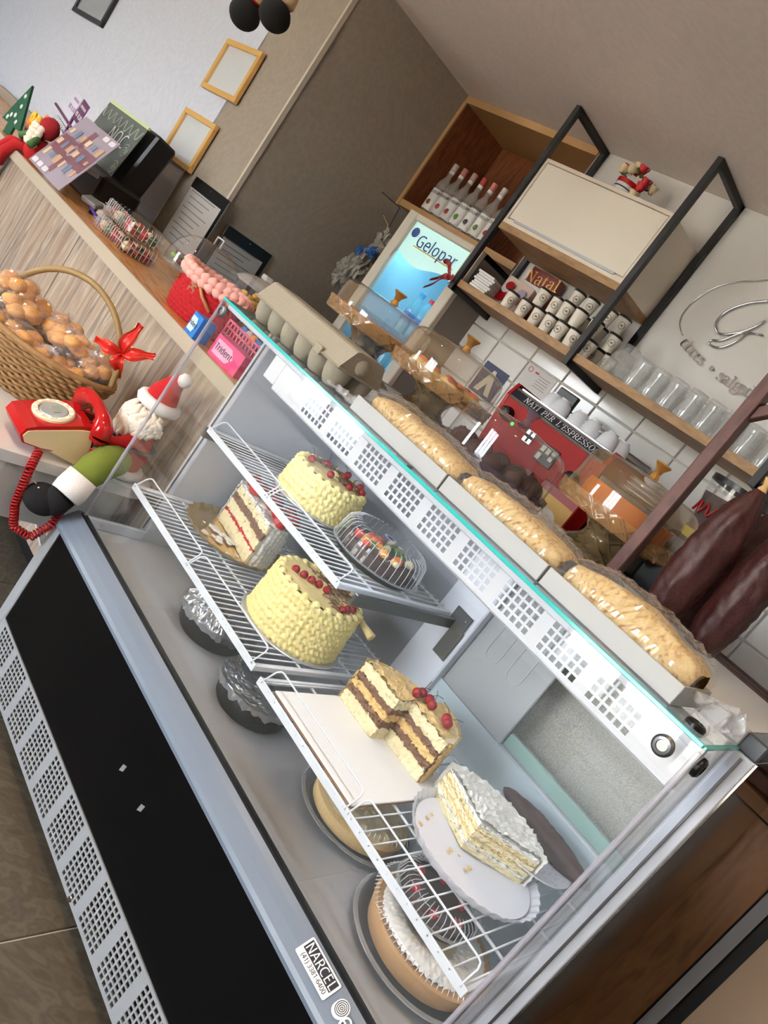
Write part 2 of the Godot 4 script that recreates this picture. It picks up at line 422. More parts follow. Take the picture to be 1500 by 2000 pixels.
func build_room():
	var fl := slab("floor", -8.1, 2.6, -0.12, -0.004, -4.2, 3.2, M.grout)
	var variants := []
	for k in 3:
		var st := S(); bx(st, Vector3.ZERO, Vector3(0.596, 0.012, 0.596), 0.002)
		st.generate_normals(); variants.append(st.commit())
	for i in 17:
		for j in 12:
			var o := MeshInstance3D.new(); o.name = "floor_tile"; o.mesh = variants[(i * 2 + j) % 3]; o.material_override = M.floor
			fl.add_child(o, true); o.position = Vector3(-7.73 + i * 0.6, -0.006, -3.86 + j * 0.6)
			o.rotation_degrees.y = 90.0 * ((i * 7 + j * 3) % 4)
	slab("ceiling", -8.1, 2.6, 2.515, 2.62, -4.2, 3.2, M.ceiling)
	# the solid block whose two faces are the far wall and the short return wall
	slab("wall_left", -8.1, -3.33, 0, 2.515, -4.2, -1.975, M.taupe)
	slab("wall_far", -8.1, -3.81, 1.046, 2.515, -1.975, -1.968, M.wall_white, "white painted part of the wall with the picture frames")
	slab("baseboard_left", -8.1, -3.81, 0.0, 1.046, -1.975, -1.966, M.grey_paint)
	slab("trim_1", -3.338, -3.322, 0.0, 2.515, -1.985, -1.962, mat(rgb(196, 184, 166), 0.6), "pale corner strip on the outer wall edge")
	slab("wall_end", -8.2, -8.1, 0, 2.515, -2.0, 3.2, M.wall_white)
	var wb := slab("wall_back", -2.4, 2.6, 0, 2.515, -2.95, -2.81, M.grout)
	# glazed tiles up to the shelf, each a piece of its own
	var tiles := []
	for k in 2:
		var st := S(); bx(st, Vector3.ZERO, Vector3(0.196, 0.116, 0.012), 0.004)
		st.generate_normals(); tiles.append(st.commit())
	for i in 17:
		for j in 6:
			var o := MeshInstance3D.new(); o.name = "tile"; o.mesh = tiles[(i + j) % 2]; o.material_override = M.tile
			wb.add_child(o, true); o.position = Vector3(-2.323 + i * 0.2, 1.06 + j * 0.12, -2.805)
			o.rotation_degrees = Vector3(rng.randf_range(-0.25, 0.25), rng.randf_range(-0.25, 0.25), 0)
	pbox("upper_panel", Vector3(-2.4, 1.722, -2.812), Vector3(2.6, 2.515, -2.8), M.panel_white, wb)
	# recess for the fridge and the wooden niche above it
	slab("wall_recess", -3.33, -2.4, 0, 2.515, -4.2, -3.3, M.taupe)
	slab("wall_jamb", -2.4, -2.34, 0, 1.68, -3.3, -2.81, M.taupe)
	var nb := slab("trim_2", -3.33, -2.4, 2.48, 2.514, -3.3, -2.79, M.trim_wood, "wood lined niche above the fridge")
	pbox("niche_back", Vector3(-3.31, 1.92, -3.2), Vector3(-2.42, 2.48, -3.18), M.wood_brown, nb)
	pbox("niche_side", Vector3(-3.328, 1.92, -3.2), Vector3(-3.305, 2.48, -2.795), M.wood_brown, nb)
	pbox("niche_side", Vector3(-2.425, 1.92, -3.2), Vector3(-2.402, 2.48, -2.82), M.wood_brown, nb)
	pbox("niche_front_edge", Vector3(-3.328, 1.88, -2.795), Vector3(-3.305, 2.48, -2.785), M.trim_wood, nb)
	pbox("niche_shelf", Vector3(-3.328, 1.885, -3.2), Vector3(-2.402, 1.92, -2.79), M.trim_wood, nb)
	slab("wall_right", 2.5, 2.6, 0, 2.515, -2.95, 3.2, M.wall_white)
	# shop front behind the camera: a wide glazed opening
	slab("wall_front", -8.1, 2.6, 0, 0.12, 3.05, 3.2, M.wall_white)
	slab("wall_front_head", -8.1, 2.6, 2.4, 2.515, 3.05, 3.2, M.wall_white)
	slab("wall_front_pier", -0.5, 2.6, 0.12, 2.4, 3.05, 3.2, M.wall_white)
	slab("wall_front_middle", -4.8, -2.1, 0.12, 2.4, 3.05, 3.2, M.wall_white)
	slab("wall_front_corner", -8.1, -6.0, 0.12, 2.4, 3.05, 3.2, M.wall_white)
	for w in [["window_1", -2.1, -0.5, 3], ["window_2", -6.0, -4.8, 2]]:
		var st := S(); var wd: float = w[2] - w[1]
		for k in w[3] + 1: bx(st, Vector3(w[1] + wd * k / w[3], 1.26, 3.12), Vector3(0.07, 2.28, 0.06), 0.004)
		bx(st, Vector3((w[1] + w[2]) * 0.5, 0.14, 3.12), Vector3(wd, 0.05, 0.06)); bx(st, Vector3((w[1] + w[2]) * 0.5, 2.38, 3.12), Vector3(wd, 0.05, 0.06))
		var win := struct(w[0], st, M.black_metal, "glazed shop front with dark frames")
		for k in w[3]:
			st = S(); bx(st, Vector3(w[1] + wd * (k + 0.5) / w[3], 1.26, 3.12), Vector3(wd / w[3] - 0.07, 2.2, 0.004))
			obj("pane", st, M.glass, win)
	slab("floor_pavement", -14.0, 9.0, -0.2, -0.06, 3.2, 14.0, mat(rgb(150, 148, 142), 0.9), "pavement outside the shop front")

# ---------------------------------------------------------------- display case
func perforated(st, x0: float, x1: float, y0: float, y1: float, z: float, th: float, groups: Array, cols: int, rows: int, hole: float, pitch: float, ry0: float):
	# sheet with groups of square holes; groups hold the left end of each group
	var ys := []
	for r in rows: ys.append(ry0 + r * pitch)
	var y := y0
	for r in rows:
		if ys[r] > y: bx(st, Vector3((x0 + x1) * 0.5, (y + ys[r]) * 0.5, z), Vector3(x1 - x0, ys[r] - y, th))
		var x := x0
		for gx in groups:
			for c in cols:
				var hx: float = gx + c * pitch
				if hx > x: bx(st, Vector3((x + hx) * 0.5, ys[r] + hole * 0.5, z), Vector3(hx - x, hole, th))
				x = hx + hole
		if x1 > x: bx(st, Vector3((x + x1) * 0.5, ys[r] + hole * 0.5, z), Vector3(x1 - x, hole, th))
		y = ys[r] + hole
	bx(st, Vector3((x0 + x1) * 0.5, (y + y1) * 0.5, z), Vector3(x1 - x0, y1 - y, th))

func build_case():
	var t := thing("pastry_display_case", "long glass fronted refrigerated pastry case with black base and white interior", "display case", Vector3(0, 0, 0))
	# base
	pbox("plinth", Vector3(-1.62, 0.0, -1.78), Vector3(-0.19, 0.06, -1.12), M.black, t)
	pbox("base_body", Vector3(-1.64, 0.05, -1.795), Vector3(-0.175, 0.47, -1.075), M.black, t)
	pbox("front_panel", Vector3(-1.612, 0.178, -1.07), Vector3(-0.16, 0.476, -1.05), M.black_gloss, t, 0.003)
	for c in [Vector3(-0.959, 0.330, -1.0498), Vector3(-0.856, 0.329, -1.0498)]:
		var sc := S(); prism(sc, [Vector2(-0.006, -0.012), Vector2(0.006, -0.004), Vector2(0.007, 0.012), Vector2(-0.005, 0.006)], 0, 0.0006, T(c)); obj("scuff_mark", sc, mat(rgb(120, 120, 122), 0.7), t)
	pbox("corner_profile", Vector3(-1.653, 0.03, -1.09), Vector3(-1.612, 0.476, -1.046), M.alu, t, 0.003)
	pbox("corner_profile", Vector3(-0.18, 0.03, -1.075), Vector3(-0.157, 0.476, -1.046), M.alu, t, 0.003)
	var st := S()
	var g := []
	for k in 13: g.append(-1.585 + k * 0.1105)
	perforated(st, -1.612, -0.18, 0.052, 0.18, -1.047, 0.003, g, 6, 8, 0.0098, 0.0145, 0.06)
	bx(st, Vector3(-0.896, 0.05, -1.056), Vector3(1.432, 0.004, 0.02))
	obj("grille", st, M.alu, t)
	st = S(); lathe(st, [Vector2(0.0, 0.003), Vector2(0.006, 0.002), Vector2(0.007, 0.0)], 10, T(Vector3(-0.86, 0.056, -1.045), 90)); obj("screw", st, M.chrome, t)
	# slanted plastic bumper below the front glass
	st = S()
	var bp := [Vector2(1.044, 0.470), Vector2(1.0415, 0.480), Vector2(1.0445, 0.489), Vector2(1.058, 0.505), Vector2(1.072, 0.518), Vector2(1.083, 0.526), Vector2(1.094, 0.526), Vector2(1.094, 0.470)]
	prism(st, bp, -1.646, -0.16, Transform3D(Basis(Vector3(0, 0, -1), Vector3(0, 1, 0), Vector3(1, 0, 0)), Vector3.ZERO))
	var bump := obj("bumper", st, M.bumper, t)
	pbox("gasket", Vector3(-1.63, 0.524, -1.0955), Vector3(-0.17, 0.532, -1.083), M.black, t)
	# stickers on the bumper: the rail face tilts back by about 40 degrees
	var face := T(Vector3(-0.376, 0.5125, -1.0636), -49.0, 0, 0)
	st = S(); prism(st, rrect(0.088, 0.036, 0.003), 0, 0.0006, face)
	var sk := obj("sticker", st, M.paper, bump)
	st = S(); bx(st, Vector3(0, 0.0055, 0.0009), Vector3(0.080, 0.019, 0.0004), 0, face); obj("sticker_band", st, M.ink, sk)
	words("lettering", "NARCEL", 0.0165, M.paper, sk, face * T(Vector3(0, 0.0055, 0.0013)), sans)
	words("lettering", "(41) 3381-6400", 0.0078, M.ink, sk, face * T(Vector3(0.002, -0.010, 0.0009)), sans)
	var f2 := T(Vector3(-0.307, 0.5125, -1.0636), -49.0, 0, 0)
	st = S(); prism(st, rrect(0.026, 0.030, 0.012), 0, 0.0006, f2); var s2 := obj("sticker", st, M.paper, bump)
	st = S()
	for k in 4:
		var ring := []
		for i in 20: ring.append(f2 * Vector3(cos(TAU * i / 20) * (0.002 + k * 0.0028), 0.002 + sin(TAU * i / 20) * (0.002 + k * 0.003), 0.0009))
		tube(st, ring, 0.0006, 4, true)
	obj("print_lines", st, M.ink, s2)
	words("lettering", "elo", 0.03, M.paper, s2, T(Vector3(-0.27, 0.5125, -1.0636), -49.0, 0, 0) * T(Vector3(0, -0.002, 0.0009)), sans)
	# glass
	pbox("front_glass", Vector3(-1.618, 0.528, -1.0915), Vector3(-0.19, 1.196, -1.0865), M.glass, t)
	pbox("top_glass", Vector3(-1.618, 1.197, -1.28), Vector3(-0.19, 1.203, -1.087), M.pane_tint, t)
	st = S(); bx(st, Vector3(-0.904, 1.1995, -1.0855), Vector3(1.428, 0.007, 0.004), 0.001); obj("glass_edge", st, M.glass_edge, t)
	for x in [-1.621, -0.189]:
		pbox("side_glass", Vector3(x - 0.003, 0.528, -1.28), Vector3(x + 0.003, 1.196, -1.092), M.glass, t)
		st = S(); bx(st, Vector3(x, 1.198, -1.185), Vector3(0.006, 0.005, 0.19)); obj("glass_edge", st, M.glass_edge, t)
		st = S(); bx(st, Vector3(x, 0.86, -1.089), Vector3(0.008, 0.66, 0.008), 0.002); obj("corner_seal", st, clear(rgb(196, 192, 204), 0.45, 0.15), t)
		pbox("glass_foot", Vector3(x - 0.006, 0.5, -1.28), Vector3(x + 0.006, 0.53, -1.094), M.case_white, t, 0.002)
	# LED bar under the front edge of the top glass
	pbox("led_housing", Vector3(-1.6, 1.184, -1.112), Vector3(-0.2, 1.196, -1.093), M.case_white, t, 0.002)
	pbox("lamp_tray", Vector3(-1.44, 1.184, -1.225), Vector3(-0.22, 1.196, -1.168), M.case_white, t, 0.002)
	pbox("led_bar", Vector3(-1.43, 1.175, -1.216), Vector3(-0.23, 1.184, -1.184), M.led, t, 0.002)
	var al := AreaLight3D.new(); al.name = "led_light"; t.add_child(al)
	al.area_size = Vector2(1.2, 0.03); al.position = Vector3(-0.83, 1.172, -1.2); al.rotation_degrees = Vector3(-84, 0, 0)
	al.light_energy = 0.2; al.light_color = rgb(226, 238, 255); al.shadow_enabled = true; al.area_range = 8.0
	# perforated air duct
	st = S(); g = []
	for k in 9: g.append(-1.248 + k * 0.1097)
	perforated(st, -1.37, -0.195, 1.108, 1.19, -1.152, 0.002, g, 6, 4, 0.0107, 0.0146, 1.119)
	bx(st, Vector3(-0.78, 1.108, -1.162), Vector3(1.175, 0.002, 0.022))
	obj("air_duct_panel", st, M.enamel, t)
	pbox("duct_mount", Vector3(-1.42, 1.115, -1.16), Vector3(-1.37, 1.19, -1.15), M.enamel, t, 0.002)
	# frame: side walls, header, top
	for s in [[-1.653, -1.618], [-0.192, -0.157]]:
		pbox("side_wall", Vector3(s[0], 0.47, -1.8), Vector3(s[1], 1.197, -1.28), M.case_white, t, 0.002)
		pbox("post_cap", Vector3(s[0], 1.197, -1.80), Vector3(s[1], 1.229, -1.2785), mat(rgb(66, 70, 78), 0.3), t, 0.003)
		st = S(); bx(st, Vector3(s[0] + 0.0165, 0.86, -1.2785), Vector3(0.004, 0.66, 0.004)); obj("post_line", st, M.dark_steel, t)
	pbox("side_skin", Vector3(-0.158, 0.47, -1.797), Vector3(-0.154, 1.197, -1.283), mat(rgb(120, 114, 106), 0.1, 0.85), t)
	pbox("header", Vector3(-1.618, 1.197, -1.298), Vector3(-0.192, 1.229, -1.28), M.case_white, t, 0.002)
	pbox("top_panel", Vector3(-1.618, 1.205, -1.8), Vector3(-0.192, 1.228, -1.298), M.enamel, t)
	pbox("deck", Vector3(-1.618, 0.47, -1.77), Vector3(-0.192, 0.5, -1.094), M.deck, t)
	# back: cooler housing on the left, sliding doors on the right
	pbox("cooler_housing", Vector3(-1.618, 0.5, -1.79), Vector3(-1.0, 1.197, -1.73), mat(rgb(146, 148, 154), 0.4), t, 0.004)
	pbox("back_column", Vector3(-1.0, 0.5, -1.79), Vector3(-0.87, 1.197, -1.72), M.case_white, t, 0.004)
	pbox("back_panel", Vector3(-0.87, 0.5, -1.79), Vector3(-0.192, 0.735, -1.745), mat(rgb(186, 200, 204), 0.14), t)
	pbox("sliding_door", Vector3(-0.868, 0.735, -1.76), Vector3(-0.64, 1.197, -1.75), mat(rgb(158, 160, 160), 0.35), t, 0.002)
	st = S()
	for c in [Vector3(-0.80, 0.98, -1.749), Vector3(-0.72, 0.98, -1.749)]:
		var p := []
		for q in rrect(0.045, 0.24, 0.022): p.append(c + Vector3(q.x, q.y, 0))
		tube(st, p, 0.0016, 4, true)
	obj("door_ribs", st, M.tray_grey, t)
	pbox("sliding_door", Vector3(-0.64, 0.775, -1.775), Vector3(-0.192, 1.197, -1.769), M.glass, t)
	pbox("door_sill", Vector3(-0.64, 0.735, -1.78), Vector3(-0.192, 0.775, -1.762), clear(rgb(176, 216, 206), 0.4, 0.05), t, 0.003)
	pbox("sill_edge", Vector3(-0.86, 0.733, -1.7615), Vector3(-0.192, 0.741, -1.7595), M.chrome, t)
	# rack rails and the steel bracket in the middle of the back
	for q in [[-1.612, 0.868, 1.25], [-0.93, 0.868, 1.30]]:
		st = S(); bx(st, Vector3(q[0], q[1], -(q[2] + 1.72) * 0.5), Vector3(0.012, 0.03, 1.72 - q[2]), 0.002); obj("rack_arm", st, M.dark_steel, t)
	pbox("bracket", Vector3(-0.925, 0.78, -1.716), Vector3(-0.88, 0.87, -1.712), M.dark_steel, t, 0.001)
	pbox("bracket", Vector3(-0.945, 0.868, -1.716), Vector3(-0.885, 0.915, -1.712), M.dark_steel, t, 0.001)
	st = S()
	for c in [Vector3(-0.897, 0.90, -1.711), Vector3(-0.893, 0.86, -1.711), Vector3(-0.893, 0.795, -1.711)]: lathe(st, [Vector2(0.005, 0), Vector2(0.004, 0.002), Vector2(0.0, 0.002)], 10, T(c, 90))
	obj("rivet", st, M.chrome, t)
	# round fixings that clamp the panes
	for k in [[Vector3(-0.226, 1.164, -1.085), 90.0, 0.0], [Vector3(-1.59, 1.172, -1.085), 90.0, 0.0], [Vector3(-0.222, 1.203, -1.128), 0.0, 0.0], [Vector3(-0.186, 1.168, -1.122), 0.0, -90.0]]:
		st = S(); lathe(st, [Vector2(0.0155, 0), Vector2(0.0155, 0.005), Vector2(0.012, 0.0085), Vector2(0.008, 0.0092), Vector2(0.0075, 0.007), Vector2(0.0, 0.007)], 20, T(k[0], k[1], 0, k[2]))
		obj("glass_fixing", st, M.dark_steel if k[1] > 0 else M.black, t)
	pbox("top_clip", Vector3(-0.90, 1.2, -1.106), Vector3(-0.862, 1.2065, -1.088), M.dark_steel, t, 0.001)
	# granite upstand behind the doors
	st = S(); bx(st, Vector3(-0.6, 0.55, -1.875), Vector3(0.78, 1.1, 0.02), 0.002)
	tag(obj("granite_slab", st, M.granite), "speckled grey granite slab standing behind the case doors", "slab")

# ---------------------------------------------------------------- wire racks
func rack(label: String, w: float, d: float, at: Vector3, nw: int, guards: Array):
	var t := thing("wire_rack", label, "wire rack", at)
	pbox("front_bar", Vector3(0, -0.012, -0.004), Vector3(w, 0.006, 0.0), M.wire, t, 0.001)
	pbox("side_bar", Vector3(0, -0.010, -d), Vector3(0.008, 0.003, -0.004), M.wire, t, 0.001)
	pbox("side_bar", Vector3(w - 0.008, -0.010, -d), Vector3(w, 0.003, -0.004), M.wire, t, 0.001)
	var st := S(); tube(st, [Vector3.ZERO, Vector3(0, 0, -d)], 0.0019, 6); st.generate_normals(); var wm := st.commit()
	for i in nw:
		var o := MeshInstance3D.new(); o.name = "wire"; o.mesh = wm; o.material_override = M.wire
		t.add_child(o, true); o.position = Vector3(0.012 + (w - 0.024) * i / (nw - 1), 0.0, 0)
	st = S()
	for k in 3: tube(st, [Vector3(0.004, -0.004, -d * (0.3 + 0.34 * k)), Vector3(w - 0.004, -0.004, -d * (0.3 + 0.34 * k))], 0.003, 6)
	obj("cross_wire", st, M.wire, t)
	for q in guards:
		st = S()
		var a: float = q[0]; var b: float = q[1]
		tube(st, [Vector3(a, 0, 0.002), Vector3(a + 0.001, 0.03, -0.02), Vector3(a + 0.006, 0.037, -0.026), Vector3(a + 0.014, 0.039, -0.027), Vector3(b - 0.014, 0.039, -0.027), Vector3(b - 0.006, 0.037, -0.026), Vector3(b - 0.001, 0.03, -0.02), Vector3(b, 0, 0.002)], 0.0021, 6)
		obj("guard_rail", st, M.wire, t)
	return t

func build_racks():
	rack("white wire rack carrying the strawberry cake and the tall yellow cake", 0.69, 0.53, Vector3(-1.612, 0.66, -1.155), 34, [[0.01, 0.34], [0.345, 0.675]])
	rack("white wire rack carrying the crumb cake and the layered slice", 0.685, 0.53, Vector3(-0.895, 0.655, -1.155), 24, [[0.012, 0.335], [0.345, 0.672]])
	rack("short upper white wire rack carrying the fruit dome", 0.66, 0.46, Vector3(-1.606, 0.885, -1.25), 32, [[0.01, 0.32], [0.33, 0.65]])

# ---------------------------------------------------------------- cakes in the case
func band(st, r: float, y0: float, y1: float, a0: float, a1: float, c := Vector3.ZERO, bump := 0.0, freq := 60.0, seg := 28):
	# closed sector of a round layer with slightly uneven faces
	var full: bool = abs(a1 - a0) > TAU - 0.01
	surf(st, func(u: float, v: float):
		var t := a0 + (a1 - a0) * u
		var d := Vector3(cos(t), 0, sin(t)); var p := d * r + Vector3(0, y0 + (y1 - y0) * v, 0)
		return c + p + d * bump * n3(p * freq), seg, 3)
	for y in [y0, y1]:
		surf(st, func(u: float, v: float):
			var t := a0 + (a1 - a0) * u
			var d := Vector3(cos(t), 0, sin(t)); var p := d * r * v + Vector3(0, y, 0)
			return c + p + d * bump * v * n3(p * freq), seg, 4, y == y0)
	if not full:
		for a in [a0, a1]:
			var dir := Vector3(cos(a), 0, sin(a)); var nrm := Vector3(-sin(a), 0, cos(a))
			surf(st, func(u: float, v: float):
				var p := dir * r * u + Vector3(0, y0 + (y1 - y0) * v, 0)
				var wob := n3(Vector3(p.x * 55.0, p.y * 300.0, p.z * 55.0)) * 0.004 + n3(Vector3(p.x * 160.0, p.y * 300.0, p.z * 160.0)) * 0.002
				if p.y < 0.003: wob = 0.0
				return c + p + Vector3(0, wob, 0) + nrm * (bump * 0.9 * n3(p * freq) + bump * 0.7 * n3(p * freq * 3.3)), 40, 8, a == a1)

func piped_side(st, r: float, h: float, a0: float, a1: float, rows: int, cols: int, amp: float, lean := 0.0):
	# shell-piped buttercream wall
	surf(st, func(u: float, v: float):
		var t := a0 + (a1 - a0) * u
		var k: float = u * cols * (a1 - a0) / TAU
		var row: float = v * rows + 0.35 * sin(TAU * k) * 0.5
		var b: float = abs(sin(PI * row)) * 0.75 + 0.25 * abs(sin(PI * k * 1.0))
		var rr := r + amp * b + amp * 0.5 * n3(Vector3(cos(t) * 9, v * 7, sin(t) * 9)) - lean * v
		return Vector3(cos(t) * rr, h * v, sin(t) * rr), int(cols * 5 * (a1 - a0) / TAU), rows * 4)

func rosettes(st, r: float, y: float, n: int, size: float, a0 := 0.0, a1 := TAU):
	for i in n:
		var t := a0 + (a1 - a0) * (i + 0.5) / n
		lathe(st, [Vector2(size, 0), Vector2(size * 1.05, size * 0.45), Vector2(size * 0.7, size * 0.9), Vector2(size * 0.3, size * 1.15), Vector2(0, size * 1.2)], 12, T(Vector3(cos(t) * r, y, sin(t) * r), 0, rad_to_deg(t)), 0, TAU, 0.1, 6)

func cherry(t: Node3D, p: Vector3, r := 0.011, stem := true):
	var st := S(); ball(st, p, Vector3(r, r * 0.95, r), 12, 9); var c := obj("cherry", st, M.cherry, t)
	if stem:
		st = S(); var d := Vector3(rng.randf_range(-1, 1), rng.randf_range(0.6, 1.2), rng.randf_range(-1, 1)).normalized() * 0.022
		tube(st, [p + Vector3(0, r * 0.8, 0), p + Vector3(0, r, 0) + d * 0.6, p + Vector3(0, r, 0) + d * Vector3(1.5, 0.9, 1.5)], 0.0007, 4); obj("stem", st, M.stem, c)

func berry(t: Node3D, p: Vector3, s := 0.017, lean := Vector3.UP):
	var st := S(); var q := Quaternion(Vector3.UP, lean.normalized())
	lathe(st, [Vector2(0.0, 0.0), Vector2(s * 0.55, s * 0.08), Vector2(s * 0.85, s * 0.4), Vector2(s * 0.75, s * 0.95), Vector2(s * 0.42, s * 1.5), Vector2(0, s * 1.8)], 14, Transform3D(Basis(q), p))
	obj("strawberry", st, M.strawberry, t)

func leaves(t: Node3D, p: Vector3, n: int, s: float):
	var st := S()
	for i in n:
		var a := TAU * i / n
		var d := Vector3(cos(a), 0.35, sin(a)) * s
		tri(st, p, p + d.rotated(Vector3.UP, 0.35) * 0.5, p + d); tri(st, p, p + d, p + d.rotated(Vector3.UP, -0.35) * 0.5)
	obj("berry_leaves", st, M.leaf, t)

func yellow_cake(label: String, at: Vector3, r: float, h: float, turn: float) -> Node3D:
	var t := thing("buttercream_cake", label, "cake", at, turn)
	var st := S(); piped_side(st, r - 0.006, h, 0, TAU, int(h / 0.015), int(r * 400), 0.008, 0.006); obj("piped_icing", st, M.buttercream, t)
	st = S(); lathe(st, [Vector2(0.0, 0.0), Vector2(r - 0.006, 0.001)], 32); obj("cake_base", st, M.sponge, t)
	# front of the top in piped rosettes, rest in dark shavings
	st = S(); rosettes(st, r - 0.018, h - 0.006, 22, 0.0115); rosettes(st, 0.0, h - 0.008, 1, 0.02); obj("rosettes", st, M.buttercream, t)
	st = S(); surf(st, func(u: float, v: float):
		var a := TAU * u
		var p := Vector3(cos(a) * (r - 0.012) * v, h, sin(a) * (r - 0.012) * v)
		return p + Vector3(0, 0.004 * n3(p * 130.0) + 0.002, 0), 40, 10); obj("top_icing", st, M.sponge, t)
	st = S()
	for i in 90:
		var a := rng.randf_range(PI * 0.95, TAU * 1.02); var d := sqrt(rng.randf()) * (r - 0.03)
		var p := Vector3(cos(a) * d, h + 0.005, sin(a) * d); var e := Vector3(rng.randf_range(-1, 1), rng.randf_range(-0.1, 0.3), rng.randf_range(-1, 1)).normalized() * rng.randf_range(0.006, 0.016)
		tube(st, [p - e, p + Vector3(0, 0.002, 0), p + e], 0.0016, 4)
	obj("chocolate_shavings", st, M.filling, t).set_meta("kind", "stuff")
	return t

func build_case_cakes():
	# tall yellow cake on a silver board, lower rack
	var st := S(); lathe(st, [Vector2(0.0, 0), Vector2(0.138, 0), Vector2(0.14, 0.002), Vector2(0.138, 0.004), Vector2(0.0, 0.004)], 40)
	var b = tag(obj("cake_board", st, mat(rgb(196, 196, 196), 0.3, 0.5)), "round silver board under the tall yellow cake", "cake board"); b.position = Vector3(-1.075, 0.663, -1.372)
	var y1 := yellow_cake("tall round cake in piped yellow buttercream with a chain of cherries", Vector3(-1.075, 0.667, -1.372), 0.128, 0.128, -20)
	for p in [Vector3(-0.02, 0.136, 0.075), Vector3(-0.008, 0.137, 0.055), Vector3(0.002, 0.137, 0.036), Vector3(0.008, 0.137, 0.016), Vector3(0.02, 0.137, -0.004), Vector3(0.07, 0.134, -0.05), Vector3(0.085, 0.134, -0.03), Vector3(0.06, 0.134, -0.07)]: cherry(y1, p, 0.0105, false)
	st = S(); tube(st, [Vector3(0.03, 0.12, -0.11), Vector3(0.07, 0.115, -0.115), Vector3(0.105, 0.11, -0.13)], [0.003, 0.008, 0.0115], 8)
	obj("wafer_roll", st, M.sponge, y1)
	# lower yellow cake, upper rack
	st = S(); lathe(st, [Vector2(0.0, 0), Vector2(0.122, 0), Vector2(0.124, 0.002), Vector2(0.122, 0.004), Vector2(0.0, 0.004)], 40)
	b = tag(obj("cake_board", st, mat(rgb(196, 196, 196), 0.3, 0.5)), "round silver board under the yellow cake on the upper rack", "cake board"); b.position = Vector3(-1.335, 0.888, -1.46)
	var y2 := yellow_cake("round yellow buttercream cake with dark crumb top and scattered cherries beside the fruit dome", Vector3(-1.335, 0.892, -1.46), 0.115, 0.088, 10)
	for p in [Vector3(-0.045, 0.10, 0.06), Vector3(0.02, 0.10, 0.045), Vector3(-0.05, 0.098, -0.02), Vector3(0.0, 0.098, -0.05), Vector3(0.06, 0.098, 0.0), Vector3(0.075, 0.098, -0.045), Vector3(-0.02, 0.098, -0.09), Vector3(0.04, 0.098, -0.08)]: cherry(y2, p, 0.0105, true)
	# cut strawberry cake on a scalloped gold board
	st = S(); lathe(st, [Vector2(0.0, 0.002), Vector2(0.118, 0.002), Vector2(0.135, 0.008), Vector2(0.148, 0.018), Vector2(0.150, 0.017), Vector2(0.136, 0.005), Vector2(0.0, 0.0)], 96, Transform3D.IDENTITY, 0, TAU, 0.025, 24)
	b = tag(obj("gold_cake_board", st, M.gold_foil), "scalloped gold board under the cut strawberry cake", "cake board"); b.position = Vector3(-1.442, 0.664, -1.40)
	var t := thing("strawberry_cake", "half eaten white cream cake with strawberries on top, cut face showing filling", "cake", Vector3(-1.437, 0.668, -1.392))
	t.scale = Vector3.ONE * 1.14
	var a0 := deg_to_rad(187.0); var a1 := deg_to_rad(372.0)
	var lay := [[0.0, 0.034, M.sponge_pale], [0.034, 0.040, M.strawberry], [0.040, 0.066, M.sponge_pale], [0.066, 0.084, M.filling], [0.084, 0.104, M.sponge_pale], [0.104, 0.112, M.whipped]]
	for l in lay:
		st = S(); band(st, 0.098, l[0], l[1], a0, a1, Vector3.ZERO, 0.004, 90.0); obj("cake_layer", st, l[2], t)
	st = S(); surf(st, func(u: float, v: float):
		var a := a0 + (a1 - a0) * u
		var rr = 0.102 + 0.004 * abs(sin(a * 22.0)) + 0.003 * abs(sin(v * 30.0 + sin(a * 22.0))) + 0.003 * n3(Vector3(a * 3, v * 4, 1))
		return Vector3(cos(a) * rr, 0.113 * v, sin(a) * rr), 160, 36); obj("cream_side", st, M.whipped, t)
	st = S(); surf(st, func(u: float, v: float):
		var a := a0 + (a1 - a0) * u
		var p := Vector3(cos(a) * 0.105 * v, 0.114, sin(a) * 0.105 * v)
		return p + Vector3(0, 0.006 * n3(p * 70.0), 0), 60, 10); obj("cream_top", st, M.whipped, t)
	st = S()
	for i in 22:
		var a := rng.randf_range(0.3, 2.6); var d := rng.randf_range(0.01, 0.10)
		ball(st, Vector3(cos(a) * d, 0.003, sin(a) * d), Vector3(0.012, 0.003, 0.01) * rng.randf_range(0.4, 1.2), 10, 6, 0.5, 60.0)
	obj("smeared_cream", st, M.whipped, t).set_meta("kind", "stuff")
	for q in [[-75, 0.035], [-20, 0.05], [-5, 0.085], [-50, 0.08], [-100, 0.07], [-140, 0.06], [-160, 0.085], [-165, 0.035], [-30, 0.095], [-120, 0.09]]:
		var a := deg_to_rad(q[0])
		berry(t, Vector3(cos(a) * q[1], 0.113, sin(a) * q[1]), rng.randf_range(0.019, 0.024), Vector3(rng.randf_range(-0.6, 0.6), 1, rng.randf_range(-0.6, 0.6)))
	leaves(t, Vector3(0.055, 0.124, -0.035), 5, 0.02)
	# crumb cake on white cardboard
	st = S(); bx(st, Vector3(-0.703, 0.6645, -1.345), Vector3(0.292, 0.004, 0.36), 0.001)
	var cb = tag(obj("cake_card", st, M.card_white), "large white cardboard sheet under the brown crumb cake", "cake board")
	st = S(); bx(st, Vector3(-0.703, 0.661, -1.345), Vector3(0.293, 0.003, 0.361)); obj("card_underside", st, M.card_brown, cb)
	t = thing("crumb_cake", "half round golden crumb cake with brown layers and cherries on top", "cake", Vector3(-0.722, 0.667, -1.395))
